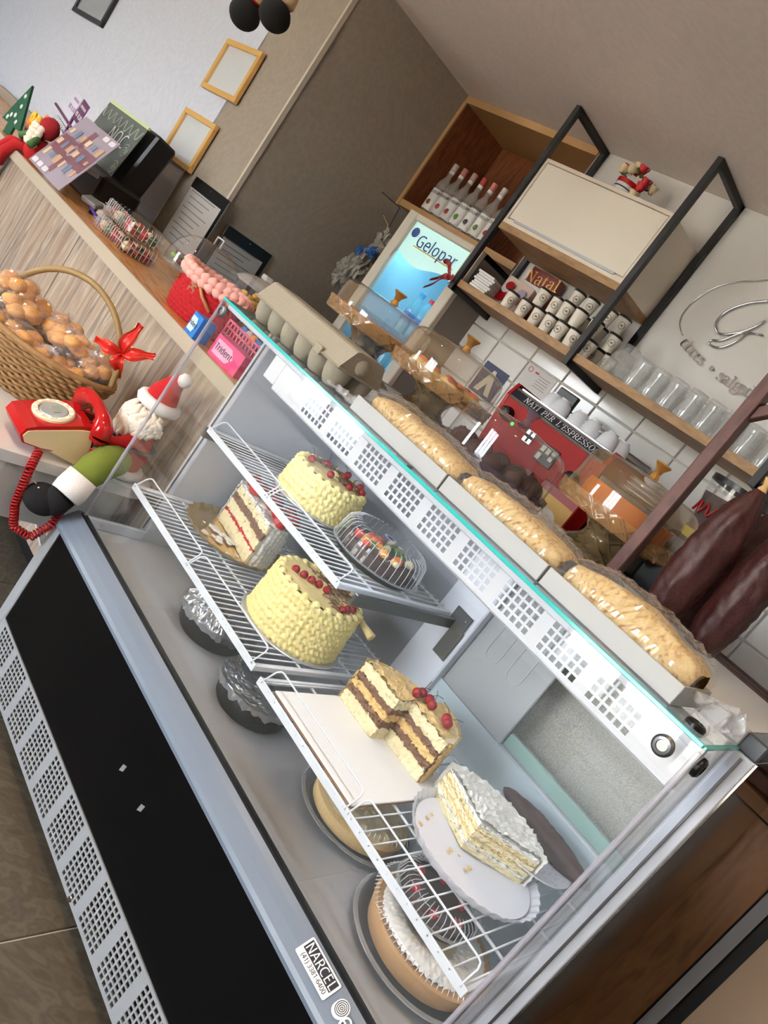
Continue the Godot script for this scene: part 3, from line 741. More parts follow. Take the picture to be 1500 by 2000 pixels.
	for half in [[PI, PI * 1.5, Vector3(0, 0, 0.03)], [PI * 1.5, TAU, Vector3(0, 0, -0.022)]]:
		var ly := [[0.0, 0.030, M.sponge_pale], [0.030, 0.048, M.filling], [0.048, 0.066, M.crumb], [0.066, 0.082, M.filling], [0.082, 0.108, M.sponge_pale]]
		for l in ly:
			st = S(); band(st, 0.122, l[0], l[1], half[0], half[1], half[2], 0.006, 70.0); obj("cake_layer", st, l[2], t)
		st = S(); surf(st, func(u: float, v: float):
			var a: float = half[0] + (half[1] - half[0]) * u
			var rr := 0.126 + 0.004 * n3(Vector3(a * 20, v * 14, 0)) + 0.003 * n3(Vector3(a * 60, v * 40, 5))
			return half[2] + Vector3(cos(a) * rr, 0.112 * v, sin(a) * rr), 60, 24)
		surf(st, func(u: float, v: float):
			var a: float = half[0] + (half[1] - half[0]) * u
			var p := Vector3(cos(a) * 0.127 * v, 0.113, sin(a) * 0.127 * v)
			return half[2] + p + Vector3(0, 0.004 * n3(p * 150.0) + 0.006 * n3(p * 40.0) - 0.012 * pow(v, 8), 0), 48, 24)
		obj("crumb_coat", st, M.crumb, t)
	for p in [Vector3(-0.01, 0.126, -0.03), Vector3(-0.012, 0.126, -0.052), Vector3(0.008, 0.126, -0.06), Vector3(0.026, 0.126, -0.05), Vector3(0.065, 0.126, -0.065), Vector3(0.078, 0.124, -0.056)]: cherry(t, p, 0.0115, true)
	# white layered slice on a white plate with a fluted rim
	var pl := thing("fluted_plate", "white plate with clear fluted rim under the layered slice", "plate", Vector3(-0.415, 0.658, -1.415))
	st = S(); lathe(st, [Vector2(0.0, 0.0), Vector2(0.11, 0.0), Vector2(0.115, 0.004), Vector2(0.0, 0.006)], 48); obj("plate_base", st, M.white, pl)
	st = S(); lathe(st, [Vector2(0.0, 0.0065), Vector2(0.138, 0.013), Vector2(0.1385, 0.0145), Vector2(0.0, 0.008)], 56); obj("doily", st, mat(rgb(238, 236, 238), 0.8), pl)
	st = S(); lathe(st, [Vector2(0.115, 0.003), Vector2(0.14, 0.010), Vector2(0.152, 0.027), Vector2(0.1535, 0.027), Vector2(0.141, 0.008), Vector2(0.115, 0.001)], 144, Transform3D.IDENTITY, 0, TAU, 0.012, 36); obj("fluted_rim", st, clear(rgb(240, 240, 244), 0.55, 0.15), pl)
	t = thing("layered_slice", "tall wedge of white layer cake with coconut topping on the fluted plate", "cake", Vector3(-0.435, 0.671, -1.395))
	a0 = deg_to_rad(-160.0); a1 = deg_to_rad(-46.0)
	lay = [[0.0, 0.013, M.sponge_pale], [0.013, 0.018, M.whipped], [0.018, 0.030, M.sponge_pale], [0.030, 0.034, M.crumb], [0.034, 0.046, M.sponge_pale], [0.046, 0.050, M.crumb], [0.050, 0.060, M.sponge_pale], [0.060, 0.066, M.whipped]]
	for l in lay:
		st = S(); band(st, 0.145, l[0], l[1], a0, a1, Vector3.ZERO, 0.003, 90.0); obj("cake_layer", st, l[2], t)
	st = S(); surf(st, func(u: float, v: float):
		var a := a0 + (a1 - a0) * u
		var rr = 0.15 + 0.006 * abs(sin(a * 14.0)) + 0.003 * n3(Vector3(a * 9, v * 6, 0))
		return Vector3(cos(a) * rr, 0.074 * v, sin(a) * rr), 90, 14); obj("cream_side", st, M.whipped, t)
	st = S(); surf(st, func(u: float, v: float):
		var a := a0 + (a1 - a0) * u
		var rr := 0.156 * v
		var p := Vector3(cos(a) * rr, 0.067, sin(a) * rr)
		return p + Vector3(0, 0.007 * n3(p * 60.0) + 0.005 * n3(p * 190.0) + 0.006, 0), 50, 26); obj("coconut_top", st, M.coconut, t)
	st = S()
	for i in 9:
		ball(st, Vector3(rng.randf_range(-0.09, 0.07), 0.0035, rng.randf_range(0.02, 0.09)), Vector3(0.005, 0.002, 0.003) * rng.randf_range(0.4, 1.3), 6, 4, 0.3)
	obj("loose_crumbs", st, M.crumb, t).set_meta("kind", "stuff")
	# smeared plate behind the slice
	st = S(); lathe(st, [Vector2(0.0, 0), Vector2(0.08, 0.0), Vector2(0.125, 0.012), Vector2(0.126, 0.015), Vector2(0.08, 0.004), Vector2(0.0, 0.004)], 40)
	var sp = tag(obj("empty_plate", st, tex_mat(noise_img(128, 128, [rgb(234, 234, 238), rgb(236, 236, 238), rgb(232, 232, 236), rgb(228, 226, 228), rgb(120, 100, 90)], 4, 4, 77, 4, 0.75), 4.0, 0.35)), "empty white plate with dark cake smears behind the layered slice", "plate")
	sp.position = Vector3(-0.41, 0.687, -1.585); sp.rotation_degrees = Vector3(-4, 20, 0)
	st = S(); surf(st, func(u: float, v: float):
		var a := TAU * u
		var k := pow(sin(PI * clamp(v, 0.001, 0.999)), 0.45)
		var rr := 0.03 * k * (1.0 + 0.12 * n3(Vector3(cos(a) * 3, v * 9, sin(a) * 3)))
		return Vector3(-0.53 + 0.27 * v, 0.715 + rr * 0.9 * sin(a), -1.65 + rr * cos(a)), 18, 40); tag(obj("dark_reflection_log", st, M.choc), "added dark log shape standing in for a dark reflection on the case back panel", "cake")  # dark solid added in place of a grainy reflection in the back panel
	# fruit dome on the upper rack
	var fd := thing("fruit_dessert_dome", "ribbed clear plastic dome over chocolate dessert with fruit on the upper rack", "dessert box", Vector3(-1.086, 0.889, -1.49))
	dome_box(fd, 0.122, 0.085, 40, true)
	st = S(); lathe(st, [Vector2(0.0, 0.016), Vector2(0.10, 0.016), Vector2(0.098, 0.045), Vector2(0.0, 0.05)], 30); obj("chocolate_base", st, M.choc, fd)
	var cols := [mat(rgb(206, 60, 44), 0.3), mat(rgb(238, 168, 50), 0.35), mat(rgb(236, 220, 170), 0.5), mat(rgb(96, 132, 52), 0.6), mat(rgb(226, 118, 60), 0.4)]
	for i in 26:
		var a := rng.randf_range(0, TAU); var d := sqrt(rng.randf()) * 0.088
		st = S(); ball(st, Vector3(cos(a) * d, 0.053, sin(a) * d), Vector3(1, 0.85, 1) * rng.randf_range(0.008, 0.015), 9, 7, 0.2, 40.0); obj("fruit_piece", st, cols[i % 5], fd)

func dome_box(t: Node3D, r: float, h: float, ribs: int, label := false, short := false):
	# black tray, ribbed clear lid
	var st := S(); lathe(st, [Vector2(0.0, 0.0), Vector2(r * 0.86, 0.0), Vector2(r * 0.97, 0.012), Vector2(r * 1.02, 0.015), Vector2(r * 1.02, 0.018), Vector2(r * 0.95, 0.017), Vector2(r * 0.84, 0.006), Vector2(0.0, 0.006)], 48); obj("tray", st, M.black, t)
	st = S()
	lathe(st, [Vector2(r, 0.018), Vector2(r * 0.985, h * 0.55), Vector2(r * 0.95, h * 0.82), Vector2(r * 0.86, h * 0.95), Vector2(r * 0.72, h), Vector2(r * 0.6, h), Vector2(r * 0.57, h * 0.95), Vector2(0.0, h * 0.95)], ribs * 4, Transform3D.IDENTITY, 0, TAU, 0.0 if short else 0.006, ribs)
	obj("lid", st, M.plastic, t)
	st = S()
	for k in ribs:
		var a := TAU * k / ribs; var d := Vector3(cos(a), 0, sin(a))
		if short: tube(st, [d * r * 0.958 + Vector3(0, h * 0.82, 0), d * r * 0.90 + Vector3(0, h * 0.93, 0)], 0.0011, 4)
		else: tube(st, [d * r * 1.004 + Vector3(0, 0.02, 0), d * r * 0.992 + Vector3(0, h * 0.55, 0), d * r * 0.955 + Vector3(0, h * 0.83, 0), d * r * 0.862 + Vector3(0, h * 0.962, 0), d * r * 0.73 + Vector3(0, h * 1.01, 0)], 0.001, 4)
	obj("lid_ribs", st, clear(rgb(240, 242, 244), 0.5, 0.1), t)
	st = S(); lathe(st, [Vector2(r * 0.99, 0.017), Vector2(r * 1.05, 0.018), Vector2(r * 1.05, 0.02), Vector2(r * 0.99, 0.021)], 48); obj("lid_rim", st, clear(rgb(235, 238, 240), 0.3, 0.1), t)
	if label:
		st = S(); lathe(st, [Vector2(0.0, h * 0.956), Vector2(0.017, h * 0.956)], 24); var lb := obj("round_label", st, mat(rgb(220, 226, 236), 0.5), t)
		st = S(); lathe(st, [Vector2(0.0, h * 0.96), Vector2(0.012, h * 0.96)], 20); obj("label_print", st, mat(rgb(70, 84, 150), 0.5), lb)
		st = S(); bx(st, Vector3(0.002, h * 0.964, 0.002), Vector3(0.012, 0.0004, 0.005)); obj("label_print", st, M.cherry, lb)

func foil_pan(label: String, at: Vector3, r: float, turn: float, seed_off: float):
	var t := thing("foil_covered_pan", label, "pan", at, turn)
	var st := S(); lathe(st, [Vector2(0.0, 0), Vector2(r * 0.82, 0), Vector2(r * 0.9, 0.01), Vector2(r, 0.055), Vector2(r * 1.03, 0.057), Vector2(r * 0.97, 0.056), Vector2(r * 0.86, 0.008), Vector2(0, 0.006)], 40); obj("pan", st, mat(rgb(20, 20, 22), 0.45), t)
	st = S(); surf(st, func(u: float, v: float):
		var a := TAU * u
		var rr = r * 1.06 * min(v * 1.18, 1.0)
		var p := Vector3(cos(a) * rr, 0.061, sin(a) * rr)
		var q := p * 34.0 + Vector3(seed_off, 0, 0)
		var edge: float = max(0.0, (v - 0.85) / 0.15)
		p.y += 0.004 * n3(q * 0.6) + 0.003 * abs(n3(q * 1.3)) + 0.0005 * n3(q * 4.0)
		p.y -= edge * (0.014 + 0.010 * n3(Vector3(cos(a) * 4 + seed_off, sin(a) * 4, 0)))
		p += Vector3(cos(a), 0, sin(a)) * edge * 0.003 * n3(q * 2.0)
		return p, 90, 34, false, false); obj("foil_cover", st, M.foil, t)
	return t

func build_deck_items():
	var fp = foil_pan("dark pan under crumpled foil torn open at one side", Vector3(-1.235, 0.501, -1.32), 0.105, 30, 0.0)
	# torn edge curling up
	var st := S(); surf(st, func(u: float, v: float):
		var a := deg_to_rad(60.0 + 110.0 * u)
		var q := Vector3(cos(a) * 5, v * 4, sin(a) * 5)
		var rr := 0.105 - 0.05 * v + 0.008 * n3(q * 2.0)
		return Vector3(cos(a) * rr, 0.06 + 0.03 * sin(PI * v * 0.8) + 0.008 * n3(q * 3.0), sin(a) * rr), 40, 12, false, false); obj("torn_foil", st, M.foil, fp)
	foil_pan("dark round pan with smooth foil cover next to the torn foil one", Vector3(-0.975, 0.501, -1.29), 0.1, 0, 7.0)
	var t := thing("pie_dome", "black pie tray under a clear ribbed lid with pale cream pie behind", "dessert box", Vector3(-0.65, 0.501, -1.40))
	dome_box(t, 0.138, 0.085, 72, false, true)
	st = S(); lathe(st, [Vector2(0.0, 0.012), Vector2(0.112, 0.012), Vector2(0.118, 0.04), Vector2(0.11, 0.044), Vector2(0.0, 0.04)], 40); obj("pie_crust", st, M.crumb, t)
	st = S(); surf(st, func(u: float, v: float):
		var a := TAU * u
		var p := Vector3(cos(a) * 0.108 * v, 0.048, sin(a) * 0.108 * v)
		return p + Vector3(0, 0.006 * n3(p * 60.0) - 0.008 * pow(v, 6), 0), 48, 14); obj("pie_cream", st, M.sponge_pale, t)
	t = thing("meringue_pie_box", "large clear domed box with white meringue pie in a tan crust", "dessert box", Vector3(-0.352, 0.501, -1.335))
	dome_box(t, 0.15, 0.08, 80, false, true)
	st = S(); lathe(st, [Vector2(0.0, 0.014), Vector2(0.122, 0.014), Vector2(0.134, 0.052), Vector2(0.128, 0.055), Vector2(0.11, 0.05), Vector2(0.0, 0.05)], 48); obj("pie_crust", st, mat(rgb(196, 150, 96), 0.7), t)
	st = S(); tube(st, [Vector3(-0.126, 0.03, 0.03), Vector3(-0.129, 0.04, 0.028), Vector3(-0.131, 0.05, 0.034)], 0.0012, 4); obj("crust_crack", st, M.filling, t)
	st = S(); surf(st, func(u: float, v: float):
		var a := TAU * u
		var rr := 0.05 + 0.066 * v
		var k := abs(sin(a * 26.0 + v * 9.0))
		return Vector3(cos(a) * rr, 0.052 + 0.012 * sin(PI * v) + 0.004 * k + 0.003 * n3(Vector3(a * 12, v * 6, 0)), sin(a) * rr), 200, 14); obj("meringue_ring", st, M.whipped, t)
	st = S(); lathe(st, [Vector2(0.0, 0.056), Vector2(0.055, 0.056)], 30); obj("pie_filling", st, M.sponge_pale, t)
	t = thing("strawberry_dessert_box", "small ribbed clear box with strawberries lying on the meringue pie box", "dessert box", Vector3(-0.385, 0.583, -1.33))
	dome_box(t, 0.088, 0.05, 44)
	st = S(); lathe(st, [Vector2(0.0, 0.009), Vector2(0.07, 0.009), Vector2(0.068, 0.02), Vector2(0.0, 0.022)], 24); obj("dessert_base", st, M.choc, t)
	for i in 6:
		var a := TAU * i / 6.0
		berry(t, Vector3(cos(a) * 0.05, 0.022, sin(a) * 0.05), 0.011, Vector3(cos(a), 0.6, sin(a)))

# ---------------------------------------------------------------- on top of the case
func bread(label: String, x0: float, x1: float, seed_: float, hump: float) -> Node3D:
	var w := x1 - x0
	var t := thing("wrapped_loaf", label, "bread", Vector3((x0 + x1) * 0.5, 1.2045, -1.188))
	# tray
	var st := S()
	bx(st, Vector3(0, 0.0015, 0), Vector3(w, 0.003, 0.14)); bx(st, Vector3(0, 0.0165, 0.0705), Vector3(w, 0.033, 0.003), 0.001); bx(st, Vector3(0, 0.0165, -0.0705), Vector3(w, 0.033, 0.003), 0.001)
	bx(st, Vector3(-w * 0.5 + 0.0015, 0.0165, 0), Vector3(0.003, 0.033, 0.138)); bx(st, Vector3(w * 0.5 - 0.0015, 0.0165, 0), Vector3(0.003, 0.033, 0.138))
	obj("tray", st, M.tray_grey, t)
	# loaf
	st = S(); surf(st, func(u: float, v: float):
		var a := TAU * v
		var e: float = clamp(u, 0.002, 0.998)
		var k := pow(sin(PI * e), 0.1)
		var q := Vector3(u * w * 14.0, cos(a) * 1.2, sin(a) * 1.2) + Vector3(seed_, 0, 0)
		var ry := (0.027 + hump * sin(PI * u)) * k; var rz := 0.056 * k
		var sy: float = pow(abs(sin(a)), 0.7) * sign(sin(a)); var cz: float = pow(abs(cos(a)), 0.6) * sign(cos(a))
		var p := Vector3((u - 0.5) * (w - 0.012), 0.036 + ry * sy, rz * cz - 0.004)
		return p + Vector3(0, sy, cz) * (0.005 * n3(q * 0.6) + 0.001 * n3(q * 3.1)), 56, 30); obj("loaf", st, M.bread, t)
	# loose clear bag
	st = S(); surf(st, func(u: float, v: float):
		var a := TAU * v
		var k := 1.0 - 0.3 * pow(abs(2.0 * u - 1.0), 6.0)
		var q := Vector3(u * 7.0, cos(a) * 1.6, sin(a) * 1.6) + Vector3(seed_ + 4.0, 0, 0)
		var w1 = abs(n3(q)) * 0.012 + abs(n3(q * 2.7)) * 0.005
		var p := Vector3((u - 0.5) * (w + 0.003), max(0.006, 0.04 + (0.032 + hump * sin(PI * u) + w1) * sin(a) * k), (0.067 + 0.3 * w1) * cos(a) * k)
		return p, 60, 34, false, false); obj("bag", st, M.film, t)
	return t

func film_fan(t: Node3D, root: Vector3, dir: Vector3, length: float, spread: float, seed_: float, m: Material):
	# gathered end of a bag, fanning out
	var side := dir.cross(Vector3.UP).normalized(); var up := side.cross(dir).normalized()
	var st := S()
	surf(st, func(u: float, v: float):
		var a := (u - 0.5) * 2.0
		var q := Vector3(u * 5.0, v * 2.0, seed_)
		var sp := spread * (0.15 + 0.85 * v)
		return root + dir * length * v * (1.0 - 0.25 * abs(a) + 0.3 * n3(q)) + side * a * sp + up * (sp * 0.4 * sin(u * 21.0 + seed_) * (0.3 + v) + 0.3 * sp * n3(q * 1.3)), 60, 12)
	obj("bag_end", st, m, t)

func build_case_top():
	# pulp egg box lying on its side, cups to the front
	var t := thing("egg_carton", "grey pulp egg carton lying on its side on the case top", "egg carton", Vector3(-1.375, 1.204, -1.185), -2.0)
	var st := S(); prism(st, [Vector2(0.068, 0.05), Vector2(0.064, 0.058), Vector2(0.046, 0.096), Vector2(0.038, 0.1), Vector2(-0.038, 0.1), Vector2(-0.046, 0.096), Vector2(-0.068, 0.05)], -0.195, 0.195, Transform3D(Basis(Vector3(0, 0, 1), Vector3(0, 1, 0), Vector3(-1, 0, 0)), Vector3.ZERO)); obj("lid", st, M.pulp, t)
	pbox("rim", Vector3(-0.2, 0.046, -0.072), Vector3(0.2, 0.051, 0.072), M.pulp, t, 0.002)
	for r in 2:
		for i in 6:
			st = S(); var c := Vector3(-0.164 + i * 0.0655, 0.0, -0.034 + r * 0.068)
			lathe(st, [Vector2(0.0, 0.0), Vector2(0.018, 0.001), Vector2(0.026, 0.012), Vector2(0.031, 0.028), Vector2(0.0335, 0.048)], 16, T(c)); obj("egg_cup", st, M.pulp, t)
	st = S(); lathe(st, [Vector2(0.022, 0), Vector2(0.02, 0.008), Vector2(0.012, 0.013), Vector2(0, 0.015)], 16, T(Vector3(0.188, 0.074, 0.01), 0, 0, -65)); obj("end_bump", st, M.pulp, t)
	pbox("latch_tab", Vector3(0.1, 0.04, 0.07), Vector3(0.125, 0.06, 0.075), M.pulp, t, 0.001)
	# crumpled cling film and the three loaves
	st = S(); surf(st, func(u: float, v: float):
		var q := Vector3(u * 6, v * 5, 2)
		return Vector3(-1.20 + 0.12 * u, 1.207 + 0.018 * abs(n3(q)) + 0.012 * abs(n3(q * 2.3)), -1.12 - 0.1 * v), 26, 20, false, false); tag(obj("crumpled_film", st, M.film_thick), "crumpled clear film lying between egg carton and first loaf", "plastic film")
	bread("flat pale loaf in a clear bag next to the egg carton", -1.095, -0.80, 0.0, 0.004)
	bread("loaf with browned patches in a clear bag between the two other loaves", -0.795, -0.535, 11.0, 0.006)
	var b3 := bread("large floury loaf in a clear bag with gathered end near the corner fixing", -0.53, -0.262, 23.0, 0.016)
	film_fan(b3, Vector3(0.125, 0.03, 0.0), Vector3(0.9, -0.12, 0.35).normalized(), 0.07, 0.04, 1.0, M.film_thick)
	film_fan(b3, Vector3(0.125, 0.03, -0.01), Vector3(1.0, -0.05, -0.15).normalized(), 0.08, 0.035, 4.0, M.film_thick)

func quilt(u: float, v: float, n: float, m: float) -> float:
	# raised diamond lattice
	return max(pow(1.0 - abs(sin(PI * (n * u + m * v))), 4.0), pow(1.0 - abs(sin(PI * (n * u - m * v))), 4.0))

func cake_stand(label: String, at: Vector3, r: float, foot: float, dome_h: float, m_plate: Material, m_dome: Material, lid_open := 0.0) -> Node3D:
	# at: centre of the foot; foot: height of the plate above it
	var t := thing("glass_cake_stand", label, "cake stand", at)
	var st := S()
	if foot > 0.05:
		surf(st, func(u: float, v: float):
			var a := TAU * u
			var w := 0.30 + 0.34 * pow(abs(2.0 * (0.62 - v)), 1.7)
			var rr := r * w * (1.0 + 0.08 * quilt(u, v, 8.0, 3.0)) * (1.0 + 0.06 * cos(a * 6.0))
			return Vector3(cos(a) * rr, foot * v, sin(a) * rr), 112, 36); obj("foot", st, m_plate, t)
	else:
		lathe(st, [Vector2(r * 0.7, 0), Vector2(r * 0.8, foot)], 40); obj("foot", st, m_plate, t)
	st = S(); lathe(st, [Vector2(0.0, foot), Vector2(r * 0.98, foot), Vector2(r, foot + 0.004), Vector2(r * 0.96, foot + 0.006), Vector2(0.0, foot + 0.006)], 48); obj("plate", st, m_plate, t)
	st = S(); surf(st, func(u: float, v: float):
		var a := TAU * u
		var rr := r * (1.0 + 0.03 * v) + 0.005 * quilt(u, v, 22.0, 1.0)
		return Vector3(cos(a) * rr, foot - 0.004 + 0.034 * v, sin(a) * rr), 208, 12); obj("quilted_rim", st, M.amber_rim if m_plate == M.amber else m_plate, t)
	var y := foot + 0.012
	st = S(); lathe(st, [Vector2(r * 0.97, y), Vector2(r * 0.95, y + dome_h * 0.72), Vector2(r * 0.92, y + dome_h * 0.85), Vector2(r * 0.84, y + dome_h * 0.94), Vector2(r * 0.7, y + dome_h * 0.98), Vector2(r * 0.3, y + dome_h * 1.03), Vector2(0.0, y + dome_h * 1.05)], 64); var d := obj("dome", st, m_dome, t)
	st = S(); lathe(st, [Vector2(r * 0.975, y - 0.004), Vector2(r * 0.995, y), Vector2(r * 0.975, y + 0.006)], 64); obj("dome_lip", st, m_plate, d)
	var ky := y + dome_h * 1.045
	st = S(); lathe(st, [Vector2(0.013, ky), Vector2(0.008, ky + 0.012), Vector2(0.011, ky + 0.022), Vector2(0.02, ky + 0.034), Vector2(0.018, ky + 0.037), Vector2(0.0, ky + 0.033)], 8); obj("knob", st, M.gold if m_plate == M.amber else m_plate, d)
	return t

func build_stands():
	# amber stand with a caramel tart
	var t := cake_stand("amber glass cake stand with caramel tart in front of the fridge", Vector3(-1.56, 1.229, -1.50), 0.147, 0.10, 0.085, M.amber, M.amber_dome)
	var st := S(); lathe(st, [Vector2(0.0, 0.107), Vector2(0.118, 0.107), Vector2(0.125, 0.128), Vector2(0.117, 0.13), Vector2(0.0, 0.124)], 40); obj("tart", st, mat(rgb(176, 104, 30), 0.35), t)
	t = cake_stand("amber glass cake stand with pale sandwiches and salmon coloured pieces under its dome", Vector3(-1.245, 1.229, -1.485), 0.14, 0.095, 0.10, M.amber, M.amber_dome)
	var pc := [mat(rgb(236, 206, 150), 0.8), mat(rgb(222, 116, 78), 0.5), mat(rgb(170, 96, 80), 0.6)]
	for i in 9:
		var a := TAU * i / 9.0; var d: float = 0.08 if i % 3 else 0.045
		st = S(); ball(st, Vector3(cos(a) * d, 0.118, sin(a) * d), Vector3(0.034, 0.017, 0.024), 12, 8, 0.25, 30.0); var pp := obj("pastry", st, pc[0], t)
		st = S(); ball(st, Vector3(cos(a) * d + 0.006, 0.132, sin(a) * d), Vector3(0.018, 0.009, 0.015), 10, 7, 0.3, 30.0); obj("topping", st, pc[1 + i % 2], pp)
	t = cake_stand("low clear glass cake stand filled with dark chocolate truffles", Vector3(-0.95, 1.229, -1.45), 0.138, 0.018, 0.12, M.smoke, M.smoke_dome)
	for i in 19:
		var rr := 0.0 if i == 0 else (0.052 if i < 7 else 0.1); var a := TAU * i / 6.0 if i < 7 else TAU * i / 12.0
		st = S(); ball(st, Vector3(cos(a) * rr, 0.049, sin(a) * rr), Vector3.ONE * 0.025, 14, 10, 0.16, 90.0); obj("truffle", st, M.choc, t)
	t = cake_stand("amber glass cake stand with orange cake beside the salami post", Vector3(-0.695, 1.229, -1.575), 0.143, 0.095, 0.115, M.amber, M.amber_dome)
	st = S(); band(st, 0.105, 0.102, 0.158, 0, TAU, Vector3.ZERO, 0.004, 50.0); obj("orange_cake", st, mat(rgb(190, 104, 40), 0.6), t)

func build_salami():
	var t := thing("salami_hanger", "dark brown wooden post with a top arm holding salami", "salami stand", Vector3(-0.585, 1.229, -1.46), 0)
	var st := S(); bx(st, Vector3(0, 0.25, 0), Vector3(0.026, 0.50, 0.03), 0.002); obj("post", st, M.wood_dark, t)
	pbox("foot", Vector3(-0.05, 0.0, -0.04), Vector3(0.06, 0.016, 0.03), M.wood_dark, t, 0.002)
	st = S(); bar(st, Vector3(0.0, 0.50, -0.004), Vector3(0.26, 0.50, -0.004), 0.028, 0.026, Vector3.UP, 0.002); bar(st, Vector3(0.0, 0.41, -0.004), Vector3(0.08, 0.49, -0.004), 0.02, 0.022, Vector3.UP, 0.002)
	obj("arm", st, M.wood_dark, t)
	var pos := [Vector3(-0.468, 0, -1.455), Vector3(-0.386, 0, -1.508), Vector3(-0.455, 0, -1.59)]
	var lb := ["thick dark red salami with lit front hanging from the wooden arm", "dark salami hanging at the outer end of the wooden arm", "dark salami hanging behind the two others"]
	for k in 3:
		var s := thing("salami", lb[k], "salami", pos[k], 40.0 * k)
		st = S(); surf(st, func(u: float, v: float):
			var a := TAU * u
			var e: float = clamp(v, 0.0, 1.0)
			var rr = 0.039 * pow(sin(PI * clamp(e * 0.9 + 0.09, 0.0, 1.0)), 0.3) * (1.0 - 0.5 * pow(e, 9.0)) * (1.0 + 0.09 * abs(sin(a * 3.5)) + 0.1 * n3(Vector3(cos(a) * 1.2 + k * 5, v * 5, sin(a) * 1.2)) + 0.03 * n3(Vector3(cos(a) * 6, v * 22, sin(a) * 6)))
			if e > 0.985: rr = 0.006
			if e < 0.005: rr = 0.001
			return Vector3(cos(a) * rr, 1.245 + 0.30 * e, sin(a) * rr), 48, 60, true); obj("sausage", st, M.salami, s)
		st = S(); lathe(st, [Vector2(0.006, 1.535), Vector2(0.009, 1.545), Vector2(0.005, 1.553), Vector2(0.011, 1.568)], 10); obj("knot", st, M.twine, s)
		st = S(); tube(st, [Vector3(0, 1.55, 0), Vector3(0.002, 1.63, 0), Vector3(0, 1.73, 0)], 0.0014, 5); obj("string", st, M.twine, s)

# ---------------------------------------------------------------- service counter
func build_counter():
	var t := thing("service_counter", "long counter with wood grain front panels and orange wood top left of the case", "counter", Vector3(0, 0, 0))
	pbox("worktop", Vector3(-6.6, 0.962, -1.93), Vector3(-1.672, 1.0, -1.318), M.wood_top, t)
	pbox("front_edge", Vector3(-6.6, 0.955, -1.318), Vector3(-1.672, 1.0005, -1.308), M.slab_edge, t, 0.001)
	var x := -6.6
	for x1 in [-5.2, -4.1, -2.975, -1.672]:
		pbox("front_panel", Vector3(x + 0.004, 0.08, -1.345), Vector3(x1 - 0.004, 0.955, -1.325), M.wood_grey, t, 0.001)
		x = x1
	pbox("carcass", Vector3(-6.6, 0.02, -1.9), Vector3(-1.68, 0.955, -1.35), M.black, t)
	pbox("back_ledge", Vector3(-6.6, 1.0, -1.955), Vector3(-3.36, 1.06, -1.90), M.slab_edge, t, 0.002)

func squiggle(st, pts: Array, r: float):
	tube(st, pts, r, 4)

